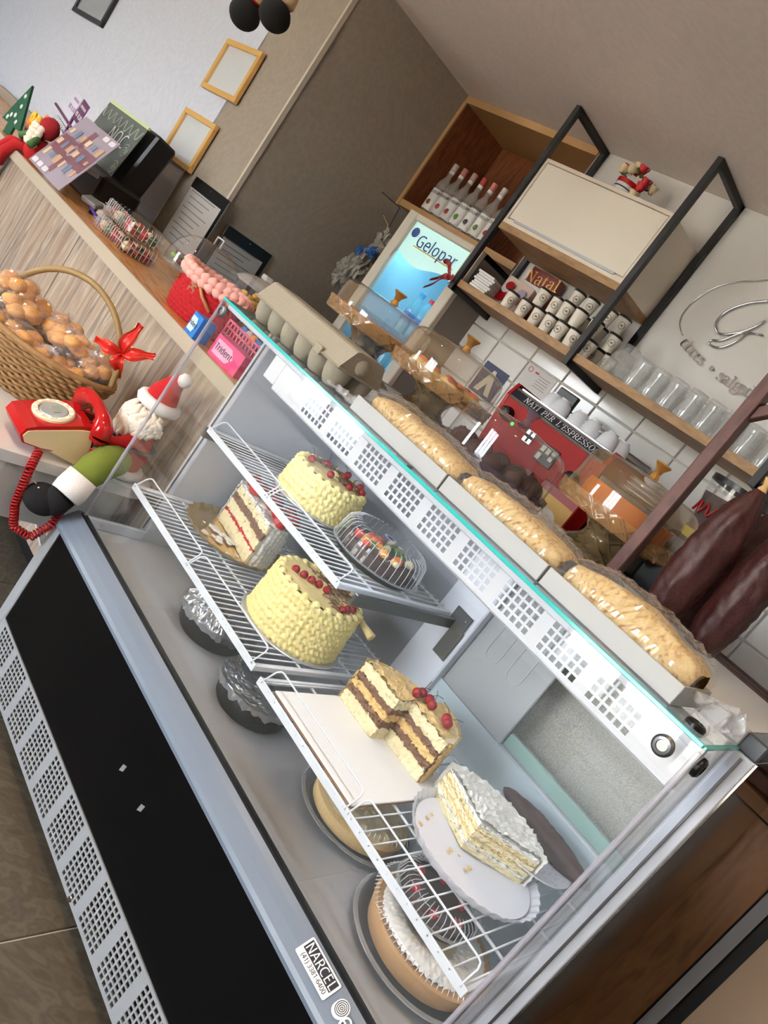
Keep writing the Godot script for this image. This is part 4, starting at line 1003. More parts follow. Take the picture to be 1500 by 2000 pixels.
func build_counter_items():
	# menu sheet leaning back
	var xf := T(Vector3(-3.555, 1.155, -1.385), -22.0)
	var t := thing("menu_sheet", "landscape acrylic menu sheet with small pictures leaning at the counter edge", "menu", Vector3.ZERO)
	var st := S(); bx(st, Vector3.ZERO, Vector3(0.43, 0.315, 0.004), 0.001, xf); obj("acrylic", st, mat(rgb(158, 146, 158), 0.08), t)
	var mc := [mat(rgb(118, 78, 88), 0.3), mat(rgb(206, 180, 150), 0.4), mat(rgb(104, 116, 140), 0.4), mat(rgb(186, 150, 120), 0.4), mat(rgb(214, 206, 212), 0.4)]
	st = S(); bx(st, Vector3(0, -0.005, 0.0024), Vector3(0.40, 0.10, 0.0006), 0, xf); bx(st, Vector3(0, 0, 0.0024), Vector3(0.05, 0.26, 0.0006), 0, xf); obj("print_band", st, mc[0], t)
	for i in 18:
		st = S(); bx(st, Vector3(-0.17 + 0.068 * (i % 6), -0.07 + 0.07 * (i / 6), 0.003 + 0.0001 * i), Vector3(rng.randf_range(0.025, 0.05), rng.randf_range(0.02, 0.05), 0.0006), 0, xf); obj("picture", st, mc[1 + i % 3], t)
	for p in [Vector2(-0.17, -0.135), Vector2(-0.10, -0.135), Vector2(-0.03, -0.135), Vector2(0.10, 0.135), Vector2(0.17, 0.135)]:
		st = S(); prism(st, rrect(0.055, 0.024, 0.008), 0.0022, 0.003, xf * T(Vector3(p.x, p.y, 0))); obj("price_tag", st, mc[4], t)
	st = S()
	for r in [0.02, 0.028]:
		var ring := []
		for i in 20: ring.append(xf * Vector3(cos(TAU * i / 20) * r, sin(TAU * i / 20) * r, 0.005))
		tube(st, ring, 0.0012, 4, true)
	obj("round_logo", st, mc[4], t)
	st = S(); bx(st, Vector3(0, -0.02, -0.05), Vector3(0.2, 0.02, 0.1), 0.002, xf * T(Vector3.ZERO, 22)); obj("prop", st, M.film_thick, t)
	# till monitor seen from behind with a shiny green poster taped on
	t = thing("till_monitor", "black till monitor seen from behind with a shiny dark green poster", "monitor", Vector3(-3.93, 1.0, -1.66))
	st = S(); bx(st, Vector3(0, 0.26, -0.05), Vector3(0.52, 0.34, 0.12), 0.012, T(Vector3.ZERO, -8)); obj("housing", st, M.black, t)
	st = S(); bx(st, Vector3(0.22, 0.075, 0.02), Vector3(0.34, 0.15, 0.2), 0.015); obj("base", st, M.black, t)
	var pf := T(Vector3(0, 0.275, 0.018), -8)
	st = S(); bx(st, Vector3.ZERO, Vector3(0.50, 0.30, 0.002), 0, pf); var po := obj("poster", st, mat(rgb(92, 98, 92), 0.25), t)
	st = S()
	for k in 7:
		var pts := []
		for i in 9: pts.append(pf * Vector3(-0.24 + 0.07 * k + 0.06 * i / 8.0, 0.12 - 0.05 * sin(PI * i / 8.0), 0.0025))
		tube(st, pts, 0.002, 4)
	for c in [Vector3(-0.22, -0.02, 0.0025), Vector3(0.2, 0.0, 0.0025), Vector3(0.21, -0.09, 0.0025)]:
		var pts := []
		for i in 26: pts.append(pf * (c + Vector3(cos(i * 0.6), sin(i * 0.6), 0) * 0.0015 * i))
		tube(st, pts, 0.002, 4)
	obj("poster_ornament", st, mat(rgb(200, 214, 196), 0.4), po)
	words("lettering", "NOC", 0.075, mat(rgb(220, 226, 224), 0.4), po, pf * T(Vector3(0.06, 0.03, 0.004)), sans)
	pbox("poster_strip", Vector3(-0.25, 0.415, -0.01), Vector3(0.25, 0.428, 0.0), mat(rgb(200, 216, 150), 0.4), t)
	# card reader with a purple cable lamp, small white carton
	t = thing("card_reader", "small grey card reader in front of the till base", "card reader", Vector3(-3.32, 1.0, -1.47), 20)
	st = S(); bx(st, Vector3(0, 0.05, 0), Vector3(0.09, 0.022, 0.05), 0.005, T(Vector3.ZERO, 25)); obj("reader_body", st, mat(rgb(120, 118, 116), 0.4), t)
	st = S(); tube(st, [Vector3(0, 0.0, 0), Vector3(0.005, 0.03, 0), Vector3(0, 0.05, 0)], 0.012, 8); obj("reader_stand", st, M.black, t)
	st = S(); tube(st, [Vector3(-3.30, 1.03, -1.44), Vector3(-3.2, 1.012, -1.45), Vector3(-3.05, 1.006, -1.47), Vector3(-2.98, 1.006, -1.62)], 0.006, 6)
	tag(obj("purple_cable", st, mat(rgb(84, 50, 150), 0.25)), "purple cable running along the counter behind the clear boxes", "cable")
	st = S(); bx(st, Vector3.ZERO, Vector3(0.075, 0.05, 0.05), 0.002); bx(st, Vector3(0, 0.03, 0.024), Vector3(0.07, 0.03, 0.002), 0, T(Vector3.ZERO, 30)); var wb = tag(obj("white_carton", st, M.card_white), "small open white carton by the till base", "box"); wb.position = Vector3(-3.42, 1.026, -1.56); wb.rotation_degrees.y = 25
	# two clear clamshell boxes with red and green sweets
	for k in 2:
		t = thing("clamshell_box", "lower clear ribbed box of red and green sweets" if k == 0 else "upper clear ribbed box of red and green sweets lying on another one", "sweet box", Vector3(-2.93, 1.0 + 0.066 * k, -1.46), 4.0 - 5.0 * k, "clear sweet boxes on the counter")
		st = S(); bx(st, Vector3(0, 0.031, 0), Vector3(0.26, 0.06, 0.15), 0.012); obj("shell", st, M.plastic, t)
		st = S()
		for i in 14:
			var px := -0.12 + 0.0185 * i
			tube(st, [Vector3(px, 0.004, 0.0755), Vector3(px, 0.056, 0.0755), Vector3(px, 0.061, 0.068)], 0.0012, 4)
		for i in 8:
			var pz := -0.065 + 0.0185 * i
			tube(st, [Vector3(-0.1305, 0.004, pz), Vector3(-0.1305, 0.056, pz), Vector3(-0.122, 0.061, pz)], 0.0012, 4)
			tube(st, [Vector3(0.1305, 0.004, pz), Vector3(0.1305, 0.056, pz), Vector3(0.122, 0.061, pz)], 0.0012, 4)
		obj("shell_ribs", st, clear(rgb(245, 247, 250), 0.55, 0.1), t)
		st = S(); bx(st, Vector3(0, 0.032, 0), Vector3(0.268, 0.003, 0.158), 0.001); obj("shell_rim", st, clear(rgb(240, 243, 246), 0.35, 0.1), t)
		var sc := [mat(rgb(196, 36, 36), 0.4), mat(rgb(70, 116, 58), 0.5), mat(rgb(230, 210, 170), 0.6), mat(rgb(150, 60, 40), 0.5)]
		for i in 15:
			st = S(); ball(st, Vector3(-0.1 + 0.05 * (i % 5), 0.025, -0.045 + 0.045 * (i / 5)), Vector3(0.021, 0.018, 0.019), 8, 6, 0.2, 30.0); obj("sweet", st, sc[(i * 7 + k) % 4], t)
	# domed dish of wrapped treats
	t = thing("domed_treat_dish", "round clear dome with square handle over a dish of coloured treats", "cake dome", Vector3(-2.70, 1.0, -1.66))
	st = S(); lathe(st, [Vector2(0.06, 0.0), Vector2(0.03, 0.01), Vector2(0.03, 0.055), Vector2(0.14, 0.065), Vector2(0.155, 0.075), Vector2(0.15, 0.077), Vector2(0.0, 0.07)], 40); obj("dish", st, clear(rgb(240, 236, 228), 0.3, 0.05), t)
	st = S(); lathe(st, [Vector2(0.145, 0.078), Vector2(0.144, 0.12), Vector2(0.13, 0.165), Vector2(0.1, 0.198), Vector2(0.055, 0.217), Vector2(0.0, 0.222)], 56); var dm := obj("dome", st, M.plastic, t)
	st = S(); tube(st, [Vector3(-0.025, 0.218, 0), Vector3(-0.025, 0.25, 0), Vector3(0.025, 0.25, 0), Vector3(0.025, 0.218, 0)], 0.004, 6); obj("handle", st, clear(rgb(244, 244, 244), 0.5, 0.05), dm)
	var tc := [mat(rgb(200, 60, 40), 0.4), mat(rgb(236, 200, 96), 0.4), mat(rgb(150, 184, 90), 0.5), mat(rgb(236, 220, 180), 0.5), mat(rgb(90, 50, 34), 0.5)]
	for i in 30:
		var a := i * 2.4; var d := 0.022 * sqrt(float(i))
		st = S(); ball(st, Vector3(cos(a) * d, 0.088 + 0.012 * (i % 2), sin(a) * d), Vector3(0.016, 0.011, 0.013), 8, 6, 0.2, 30.0); obj("treat", st, tc[i % 5], t)
	# red crochet bag with pink fluffy rim
	t = thing("crochet_bag", "red crocheted bag with fluffy pink rim and leather tag", "bag", Vector3(-2.23, 1.0, -1.45), 8)
	st = S(); surf(st, func(u: float, v: float):
		var a := TAU * u
		var row: float = v * 9.0
		var st_: float = abs(sin(a * 17.0 + (PI * 0.5 if int(row) % 2 else 0.0))) * abs(sin(PI * row))
		var k := 0.82 + 0.18 * sin(PI * (0.12 + 0.75 * v))
		return Vector3(cos(a) * (0.15 * k + 0.006 * st_), 0.125 * v, sin(a) * (0.085 * k + 0.006 * st_)), 200, 54); obj("knitted_body", st, M.red_knit, t)
	st = S()
	for k in 2:
		var pts := []
		for i in 28: var a := TAU * i / 28; pts.append(Vector3(cos(a) * 0.148, 0.133 + 0.022 * k + 0.003 * sin(a * 3.0), sin(a) * 0.084))
		smooth_id += 1; st.set_smooth_group(smooth_id)
		for i in 28:
			ball(st, pts[i], Vector3(0.021, 0.0165, 0.019), 8, 6, 0.25, 60.0)
	obj("fluffy_rim", st, M.pink_knit, t)
	st = S(); lathe(st, [Vector2(0.009, 0), Vector2(0.014, 0.002), Vector2(0.014, 0.004), Vector2(0.009, 0.005)], 16, T(Vector3(-0.105, 0.095, 0.068), 80, -35, 0)); obj("eyelet", st, M.gold, t)
	st = S(); bx(st, Vector3(0.0, 0.095, 0.088), Vector3(0.036, 0.03, 0.003), 0.001, T(Vector3.ZERO, -3)); obj("leather_tag", st, mat(rgb(150, 96, 60), 0.6), t)
	st = S(); tube(st, [Vector3(0.03, 0.12, 0.085), Vector3(0.07, 0.10, 0.09), Vector3(0.12, 0.075, 0.075)], 0.006, 6); obj("strap", st, mat(rgb(176, 116, 72), 0.6), t)
	# candy jar
	t = thing("candy_jar", "clear plastic jar with lid and yellow sweets behind the crochet bag", "jar", Vector3(-2.32, 1.0, -1.66))
	st = S(); lathe(st, [Vector2(0.0, 0.0), Vector2(0.075, 0.0), Vector2(0.082, 0.015), Vector2(0.082, 0.19), Vector2(0.088, 0.2)], 40); obj("jar_body", st, M.plastic, t)
	st = S(); lathe(st, [Vector2(0.093, 0.196), Vector2(0.094, 0.206), Vector2(0.075, 0.222), Vector2(0.035, 0.234), Vector2(0.0, 0.236)], 40); var jl := obj("jar_lid", st, clear(rgb(244, 240, 234), 0.28, 0.06), t)
	st = S(); bx(st, Vector3(0, 0.247, 0), Vector3(0.034, 0.02, 0.034), 0.004); obj("jar_knob", st, clear(rgb(244, 240, 234), 0.45, 0.06), jl)
	for i in 34:
		var a := i * 2.4; var d := 0.06 * sqrt(fmod(i * 0.37, 1.0))
		st = S(); ball(st, Vector3(cos(a) * d, 0.02 + 0.0045 * i, sin(a) * d), Vector3(0.017, 0.011, 0.013), 8, 6, 0.2, 40.0); obj("sweet", st, mat(rgb(232, 176, 60), 0.4) if i % 2 else mat(rgb(240, 200, 96), 0.4), t)
	# chewing gum boxes and pink lattice basket
	gum_box("blue chewing gum box standing at the counter edge", Vector3(-2.01, 1.0, -1.335), rgb(40, 120, 200), rgb(200, 226, 244), 0.07, -6)
	gum_box("pink chewing gum box next to the glass side of the case", Vector3(-1.835, 1.0, -1.36), rgb(222, 44, 116), rgb(244, 170, 200), 0.15, 4)
	t = thing("lattice_basket", "pink plastic lattice basket of small sweets behind the gum boxes", "basket", Vector3(-1.92, 1.0, -1.50))
	st = S()
	for i in 13:
		var px := -0.12 + 0.02 * i
		for s in [-0.07, 0.07]: bx(st, Vector3(px, 0.05, s), Vector3(0.006, 0.1, 0.004))
	for i in 8:
		for s in [-0.122, 0.122]: bx(st, Vector3(s, 0.05, -0.07 + 0.02 * i), Vector3(0.004, 0.1, 0.006))
	for y in [0.006, 0.03, 0.054, 0.078, 0.098]:
		for s in [-0.07, 0.07]: bx(st, Vector3(0, y, s), Vector3(0.248, 0.006, 0.004))
		for s in [-0.122, 0.122]: bx(st, Vector3(s, y, 0), Vector3(0.004, 0.006, 0.144))
	obj("lattice", st, mat(rgb(226, 90, 120), 0.4), t)
	for i in 14:
		st = S(); ball(st, Vector3(-0.1 + 0.033 * (i % 7), 0.07 + 0.02 * (i / 7), -0.03 + 0.05 * (i / 7)), Vector3(0.02, 0.016, 0.016), 8, 6, 0.2); obj("sweet", st, [mat(rgb(236, 150, 60), 0.4), mat(rgb(70, 130, 200), 0.4), mat(rgb(222, 190, 200), 0.4)][i % 3], t)
	# felt tree, price signs on a rod, flower pot
	t = thing("felt_tree", "small dark green felt tree ornament at the far counter end", "ornament", Vector3(-4.28, 1.0, -1.37), 12)
	st = S(); prism(st, [Vector2(-0.09, 0.05), Vector2(0.09, 0.05), Vector2(0.0, 0.26)], -0.006, 0.006); prism(st, [Vector2(-0.03, 0.0), Vector2(0.03, 0.0), Vector2(0.03, 0.05), Vector2(-0.03, 0.05)], -0.006, 0.006); obj("tree_shape", st, mat(rgb(30, 82, 58), 0.9), t)
	for p in [Vector3(0, 0.10, 0.008), Vector3(0.03, 0.075, 0.008), Vector3(-0.03, 0.09, 0.008), Vector3(0.01, 0.15, 0.008), Vector3(0, 0.2, 0.008), Vector3(-0.05, 0.07, 0.008)]:
		st = S(); ball(st, p, Vector3(0.011, 0.013, 0.004), 8, 6); obj("sequin", st, mat(rgb(196, 206, 196), 0.3, 0.4), t)
	t = thing("price_sign", "two small purple price cards clipped to a purple rod with keyrings", "price sign", Vector3(-3.98, 1.0, -1.47))
	st = S(); tube(st, [Vector3(0.02, 0.0, 0), Vector3(0.02, 0.30, 0)], 0.006, 8); tube(st, [Vector3(-0.24, 0.255, 0), Vector3(0.2, 0.2, 0)], 0.007, 8); obj("rod", st, mat(rgb(104, 44, 92), 0.4), t)
	for q in [[Vector3(-0.02, 0.31, 0.008), -6.0, rgb(206, 198, 214)], [Vector3(0.09, 0.30, 0.008), -8.0, rgb(88, 36, 84)]]:
		var f := T(q[0], 0, 0, q[1])
		st = S(); bx(st, Vector3.ZERO, Vector3(0.10, 0.10, 0.002), 0, f); var cd := obj("card", st, mat(q[2], 0.6), t)
		words("lettering", "R$ 8,00", 0.022, M.paper if q[2].r < 0.5 else mat(rgb(120, 80, 130), 0.5), cd, f * T(Vector3(0, -0.02, 0.0015)), sans)
		words("lettering", "UNIDADE", 0.014, M.paper if q[2].r < 0.5 else mat(rgb(120, 80, 130), 0.5), cd, f * T(Vector3(0, 0.02, 0.0015)), sans)
	for i in 12:
		st = S(); var ring := []
		for k in 12: ring.append(Vector3(-0.14 + 0.026 * i, 0.205 - 0.003 * i + 0.014 * sin(TAU * k / 12), 0.014 * cos(TAU * k / 12)))
		tube(st, ring, 0.0012, 4, true); obj("key_ring", st, M.chrome, t)
	t = thing("flower_pot", "dark pot with orange and yellow artificial flowers beside the bearded doll", "flower pot", Vector3(-4.07, 1.0, -1.41))
	st = S(); lathe(st, [Vector2(0.0, 0), Vector2(0.04, 0), Vector2(0.055, 0.09), Vector2(0.058, 0.095), Vector2(0.0, 0.085)], 20); obj("pot", st, mat(rgb(60, 26, 48), 0.4), t)
	for i in 7:
		var c := Vector3(rng.randf_range(-0.05, 0.09), 0.11 + 0.02 * (i % 4), rng.randf_range(-0.02, 0.03))
		st = S()
		for k in 6:
			var a := TAU * k / 6.0
			ball(st, c + Vector3(cos(a) * 0.018, sin(a) * 0.018, 0.01), Vector3(0.015, 0.014, 0.008), 7, 5)
		obj("blossom", st, mat(rgb(226, 110, 30), 0.6) if i % 2 else mat(rgb(236, 180, 40), 0.6), t)
	# bearded elf doll sitting on the counter edge
	t = thing("bearded_elf_doll", "plush elf with woolly cream beard sitting on the counter edge, red legs dangling", "doll", Vector3(-3.86, 1.0, -1.335))
	st = S(); ball(st, Vector3(0, 0.05, -0.03), Vector3(0.06, 0.06, 0.05), 14, 10); obj("body", st, M.plush_red, t)
	st = S(); ball(st, Vector3(0.02, 0.16, -0.03), Vector3(0.05, 0.05, 0.045), 14, 10, 0.1); obj("hat", st, mat(rgb(150, 22, 34), 0.95), t)
	st = S()
	for i in 16:
		ball(st, Vector3(-0.045 + 0.03 * (i % 4), 0.07 + 0.024 * (i / 4), 0.02 - 0.01 * abs(1.5 - (i % 4))), Vector3(0.021, 0.018, 0.017), 8, 6, 0.3, 40.0)
	obj("beard", st, M.beard, t)
	for s in [-1, 1]:
		st = S(); tube(st, [Vector3(0.028 * s - 0.05, 0.03, 0.0), Vector3(0.03 * s - 0.08, 0.02, 0.035), Vector3(0.03 * s - 0.11, -0.03, 0.05), Vector3(0.03 * s - 0.13, -0.10, 0.045)], [0.02, 0.024, 0.024, 0.02], 10); obj("leg", st, M.plush_red, t)
		st = S(); tube(st, [Vector3(0.03 * s - 0.128, -0.095, 0.045), Vector3(0.03 * s - 0.135, -0.115, 0.045)], 0.025, 10); obj("cuff", st, M.plush_white, t)
		st = S(); ball(st, Vector3(0.03 * s - 0.14, -0.14, 0.055), Vector3(0.026, 0.032, 0.035), 12, 8); obj("boot", st, M.plush_black, t)
	for s in [-1, 1]:
		st = S(); tube(st, [Vector3(0.05 * s, 0.1, 0), Vector3(0.075 * s, 0.06, 0.03)], 0.016, 8); obj("striped_sleeve", st, M.leaf, t)

func gum_box(label: String, at: Vector3, c: Color, c2: Color, w: float, turn: float):
	var t := thing("gum_box", label, "gum box", at, turn)
	var st := S(); bx(st, Vector3(0, 0.035, 0), Vector3(w, 0.07, 0.05), 0.001); obj("carton", st, mat(c, 0.35), t)
	st = S(); prism(st, [Vector2(-w * 0.42, 0.012), Vector2(w * 0.1, 0.012), Vector2(w * 0.25, 0.035), Vector2(w * 0.1, 0.058), Vector2(-w * 0.42, 0.058)], 0.0252, 0.0256); obj("print_panel", st, mat(c2, 0.4), t)
	words("lettering", "Trident", min(w * 0.22, 0.021), M.ink, t, T(Vector3(-w * 0.1, 0.036, 0.0262)), sans)

# ---------------------------------------------------------------- table with basket, phone
func build_table():
	var t := thing("white_display_table", "white rounded table between the counter and the case corner", "table", Vector3(-2.24, 0.0, -1.04))
	# fixed to the counter front, no legs in view
	var st := S(); prism(st, rrect(1.06, 0.56, 0.09, 8), 0.57, 0.6, Transform3D(Basis(Vector3(1, 0, 0), Vector3(0, 0, -1), Vector3(0, 1, 0)), Vector3(0, 0, -0.004))); obj("table_top", st, M.white, t)
	st = S(); prism(st, rrect(1.03, 0.47, 0.085, 8), 0.41, 0.57, Transform3D(Basis(Vector3(1, 0, 0), Vector3(0, 0, -1), Vector3(0, 1, 0)), Vector3.ZERO)); obj("apron", st, mat(rgb(196, 196, 190), 0.5), t)
	for x in [-0.3, 0.3]:
		st = S(); bar(st, Vector3(x, 0.12, -0.275), Vector3(x, 0.42, -0.05), 0.03, 0.02); obj("bracket", st, M.white, t)
	# wicker basket
	t = thing("wicker_basket", "oval wicker basket with tall hoop handle full of wrapped pastries", "basket", Vector3(-2.16, 0.6, -1.05), 38)
	st = S(); surf(st, func(u: float, v: float):
		var a := TAU * u
		var wv = 0.006 * sin(a * 30.0 + (PI if int(v * 15.0) % 2 else 0.0)) * abs(sin(PI * v * 15.0)) + 0.003 * abs(sin(PI * v * 15.0))
		var k := 0.72 + 0.28 * v
		return Vector3(cos(a) * (0.21 * k + wv), 0.15 * v, sin(a) * (0.145 * k + wv)), 204, 60); obj("woven_side", st, M.wicker, t)
	st = S()
	for row in 13:
		var ring := []; var v := (row + 0.5) / 13.0; var k := 0.72 + 0.28 * v
		for i in 120: var a := TAU * i / 120; var wv := 0.006 + 0.005 * sin(a * 30.0 + PI * row); ring.append(Vector3(cos(a) * (0.21 * k + wv), 0.15 * v, sin(a) * (0.145 * k + wv)))
		tube(st, ring, 0.0058, 5, true)
	obj("woven_strands", st, M.wicker, t)
	st = S(); surf(st, func(u: float, v: float):
		var a := TAU * u
		return Vector3(cos(a) * 0.2 * v, 0.05, sin(a) * 0.135 * v), 32, 3); obj("basket_floor", st, M.wicker, t)
	st = S(); var rim := []
	for i in 40: var a := TAU * i / 40; rim.append(Vector3(cos(a) * 0.212, 0.152, sin(a) * 0.147))
	tube(st, rim, 0.009, 8, true); obj("rim", st, M.wicker, t)
	st = S(); var hd := []
	for i in 21: var a := PI * i / 20.0; hd.append(Vector3(cos(a) * 0.212, 0.13 + 0.245 * sin(a), 0.0))
	tube(st, hd, 0.0095, 8); obj("handle", st, mat(rgb(150, 122, 74), 0.5), t)
	# red ribbon bow on the handle, loops and tails with gold edge
	var rb := thing("ribbon_bow", "red ribbon bow with gold edges tied to the basket handle", "ribbon", t.transform * Vector3(0.190, 0.262, 0.005), 38)
	for q in [[Vector3(0.0, 0.10, 0.015)], [Vector3(0.085, 0.05, 0.02)], [Vector3(-0.085, -0.01, 0.03)], [Vector3(0.02, -0.07, 0.01)]]:
		var d: Vector3 = q[0]; var sd := d.cross(Vector3(0.2, 0.3, 1)).normalized()
		st = S(); surf(st, func(u: float, v: float):
			return d * v + sd * (u - 0.5) * 0.032 * (0.35 + sin(PI * min(v * 1.3, 1.0)) * 0.75 + 0.3 * v) + Vector3(0, 0, 0.018 * sin(PI * v * 1.6)) + d.cross(sd).normalized() * 0.006 * sin(u * 6.0), 6, 14); obj("ribbon_loop", st, mat(rgb(198, 30, 22), 0.35), rb)
		st = S()
		for e in [0.0, 1.0]:
			var pts := []
			for i in 12:
				var v := i / 11.0
				pts.append(d * v + sd * (e - 0.5) * 0.033 * (0.35 + sin(PI * min(v * 1.3, 1.0)) * 0.75 + 0.3 * v) + Vector3(0, 0, 0.018 * sin(PI * v * 1.6)) + d.cross(sd).normalized() * 0.006 * sin(e * 6.0))
			tube(st, pts, 0.001, 4)
		obj("gold_edge", st, M.gold, rb)
	# pastries in cellophane bags piled in the basket
	var spots := [Vector3(-0.13, 0.13, 0.03), Vector3(-0.05, 0.14, 0.07), Vector3(-0.12, 0.20, -0.05), Vector3(0.04, 0.13, 0.06), Vector3(0.11, 0.13, 0.02), Vector3(0.0, 0.19, -0.01), Vector3(0.09, 0.18, -0.05), Vector3(-0.16, 0.24, 0.02), Vector3(0.14, 0.17, -0.02), Vector3(-0.03, 0.20, -0.07), Vector3(0.05, 0.2, 0.02), Vector3(-0.1, 0.2, 0.05)]
	var lbs := ["bag of round rolls", "bag of twisted rolls", "bag of small buns"]
	for i in spots.size():
		var p: Vector3 = t.transform * spots[i]
		var b := thing("wrapped_pastry", "cellophane bag of golden pastries piled in the wicker basket", "pastry bag", p, 40.0 * i, "wrapped pastries in the basket")
		for k in 6:
			st = S(); var c := Vector3(cos(k * 1.05) * 0.034, 0.014 * (k % 2) - 0.004, sin(k * 1.05) * 0.03)
			ball(st, c, Vector3(0.027, 0.02, 0.023), 14, 10, 0.22, 26.0); obj("pastry", st, M.bread_roll, b)
		st = S(); surf(st, func(u: float, v: float):
			var a := TAU * u; var e := PI * v
			var q := Vector3(cos(a) * sin(e), cos(e), sin(a) * sin(e)) * 2.2 + Vector3(i * 4.0, 0, 0)
			var r = 1.0 + 0.22 * n3(q) + 0.16 * abs(n3(q * 2.3))
			return Vector3(cos(a) * sin(e) * 0.06 * r, cos(e) * 0.036 * r, sin(a) * sin(e) * 0.055 * r), 30, 18, true, false); obj("bag", st, M.film, b)
		film_fan(b, Vector3(0.05, 0.01, 0), Vector3(1, 0.25, 0.2).normalized(), 0.06, 0.035, i * 1.7, M.film)
	build_phone()

func build_phone():
	# side outline in (z forward, y), extruded along x
	var t := thing("red_telephone", "retro red telephone with cream sides, oval dial and coiled cord", "telephone", Vector3(-1.80, 0.6, -1.0), 0)
	var B := Transform3D(Basis(Vector3(0, 0, 1), Vector3(0, 1, 0), Vector3(-1, 0, 0)), Vector3.ZERO)
	var outl := [Vector2(-0.125, 0.0), Vector2(-0.095, 0.0), Vector2(-0.045, 0.035), Vector2(0.05, 0.02), Vector2(0.098, 0.022), Vector2(0.112, 0.04), Vector2(0.106, 0.062), Vector2(0.085, 0.075), Vector2(-0.02, 0.118), Vector2(-0.05, 0.122), Vector2(-0.062, 0.10), Vector2(-0.075, 0.06)]
	var st := S(); prism(st, outl, -0.068, 0.068, B); obj("shell", st, M.red_gloss, t)
	var inner := [Vector2(-0.118, 0.003), Vector2(-0.098, 0.003), Vector2(-0.046, 0.038), Vector2(0.05, 0.024), Vector2(0.094, 0.026), Vector2(0.106, 0.041), Vector2(0.1, 0.056), Vector2(0.08, 0.066), Vector2(-0.02, 0.106), Vector2(-0.046, 0.112), Vector2(-0.057, 0.095), Vector2(-0.07, 0.055)]
	st = S(); prism(st, inner, -0.071, 0.071, B); obj("side_inlay", st, M.cream_plastic, t)
	st = S(); bx(st, Vector3(0, 0.045, -0.02), Vector3(0.14, 0.06, 0.09), 0.004, T(Vector3.ZERO, -10)); obj("base_block", st, M.cream_plastic, t)
	# dial on the sloping top
	var df := T(Vector3(-0.005, 0.097, 0.03), 22.5)
	st = S(); lathe(st, [Vector2(0.066, 0.0), Vector2(0.066, 0.006), Vector2(0.062, 0.009), Vector2(0.048, 0.009), Vector2(0.046, 0.006)], 40, df * Transform3D(Basis().scaled(Vector3(0.9, 1, 0.78)), Vector3.ZERO)); var di := obj("dial_ring", st, mat(rgb(222, 206, 168), 0.35), t)
	for k in 12:
		st = S(); lathe(st, [Vector2(0.0, 0.0103), Vector2(0.005, 0.0102), Vector2(0.0055, 0.008)], 10, df * T(Vector3(cos(TAU * k / 12) * 0.05, 0, sin(TAU * k / 12) * 0.0435))); obj("dial_button", st, M.paper, di)
	st = S(); lathe(st, [Vector2(0.0, 0.009), Vector2(0.042, 0.009), Vector2(0.046, 0.004)], 30, df * Transform3D(Basis().scaled(Vector3(0.9, 1, 0.78)), Vector3.ZERO)); obj("dial_plate", st, M.alu, di)
	st = S(); bx(st, Vector3(0, 0.0095, -0.004), Vector3(0.034, 0.002, 0.02), 0.001, df); obj("display", st, mat(rgb(150, 156, 140), 0.2), di)
	# handset lying across the back
	var hf := T(Vector3(-0.012, 0.13, -0.068), 0, 0, -3)
	st = S(); tube(st, [hf * Vector3(-0.085, -0.012, 0.0), hf * Vector3(-0.08, 0.006, 0.0), hf * Vector3(-0.06, 0.018, 0), hf * Vector3(-0.03, 0.026, 0), hf * Vector3(0.0, 0.029, 0), hf * Vector3(0.03, 0.026, 0), hf * Vector3(0.06, 0.018, 0), hf * Vector3(0.082, 0.004, 0), hf * Vector3(0.09, -0.02, 0)], [0.024, 0.027, 0.022, 0.0165, 0.016, 0.0165, 0.022, 0.028, 0.027], 16); var hs := obj("handset", st, M.red_gloss, t)
	st = S(); lathe(st, [Vector2(0.026, 0.0), Vector2(0.022, -0.012), Vector2(0.0, -0.014)], 18, hf * T(Vector3(0.088, -0.02, 0))); obj("earpiece", st, M.red_gloss, hs)
	st = S(); lathe(st, [Vector2(0.024, 0.0), Vector2(0.02, -0.012), Vector2(0.0, -0.014)], 18, hf * T(Vector3(-0.085, -0.012, 0))); obj("earpiece", st, M.red_gloss, hs)
	st = S(); bx(st, Vector3(-0.03, 0.11, -0.065), Vector3(0.012, 0.03, 0.05), 0.003); obj("cradle_fork", st, M.dark_red, t)
	st = S(); bx(st, Vector3(0.035, 0.11, -0.065), Vector3(0.012, 0.03, 0.05), 0.003); obj("cradle_fork", st, M.dark_red, t)
	# coiled cord hanging over the table edge
	var path := Curve3D.new()
	for p in [Vector3(0.07, 0.018, 0.05), Vector3(0.115, -0.02, 0.07), Vector3(0.125, -0.12, 0.06), Vector3(0.13, -0.18, 0.035), Vector3(0.155, -0.185, -0.005), Vector3(0.16, -0.13, -0.035), Vector3(0.125, -0.03, -0.06), Vector3(0.085, 0.075, -0.07)]: path.add_point(p)
	for i in range(1, path.point_count - 1):
		var tg := (path.get_point_position(i + 1) - path.get_point_position(i - 1)) * 0.18
		path.set_point_in(i, -tg); path.set_point_out(i, tg)
	var L := path.get_baked_length(); var pts := []
	var turns := 66; var n := turns * 9
	for i in n:
		var d := L * i / (n - 1); var c := path.sample_baked(d); var c2 := path.sample_baked(min(d + 0.004, L)); var c0 := path.sample_baked(max(d - 0.004, 0.0))
		var tg := (c2 - c0).normalized(); var sx := tg.cross(Vector3(1, 0.05, 0.1)).normalized(); var sy := tg.cross(sx)
		var a := TAU * turns * i / (n - 1)
		pts.append(c + (sx * cos(a) + sy * sin(a)) * 0.0092)
	st = S(); tube(st, pts, 0.0031, 6); obj("coiled_cord", st, M.red, t)

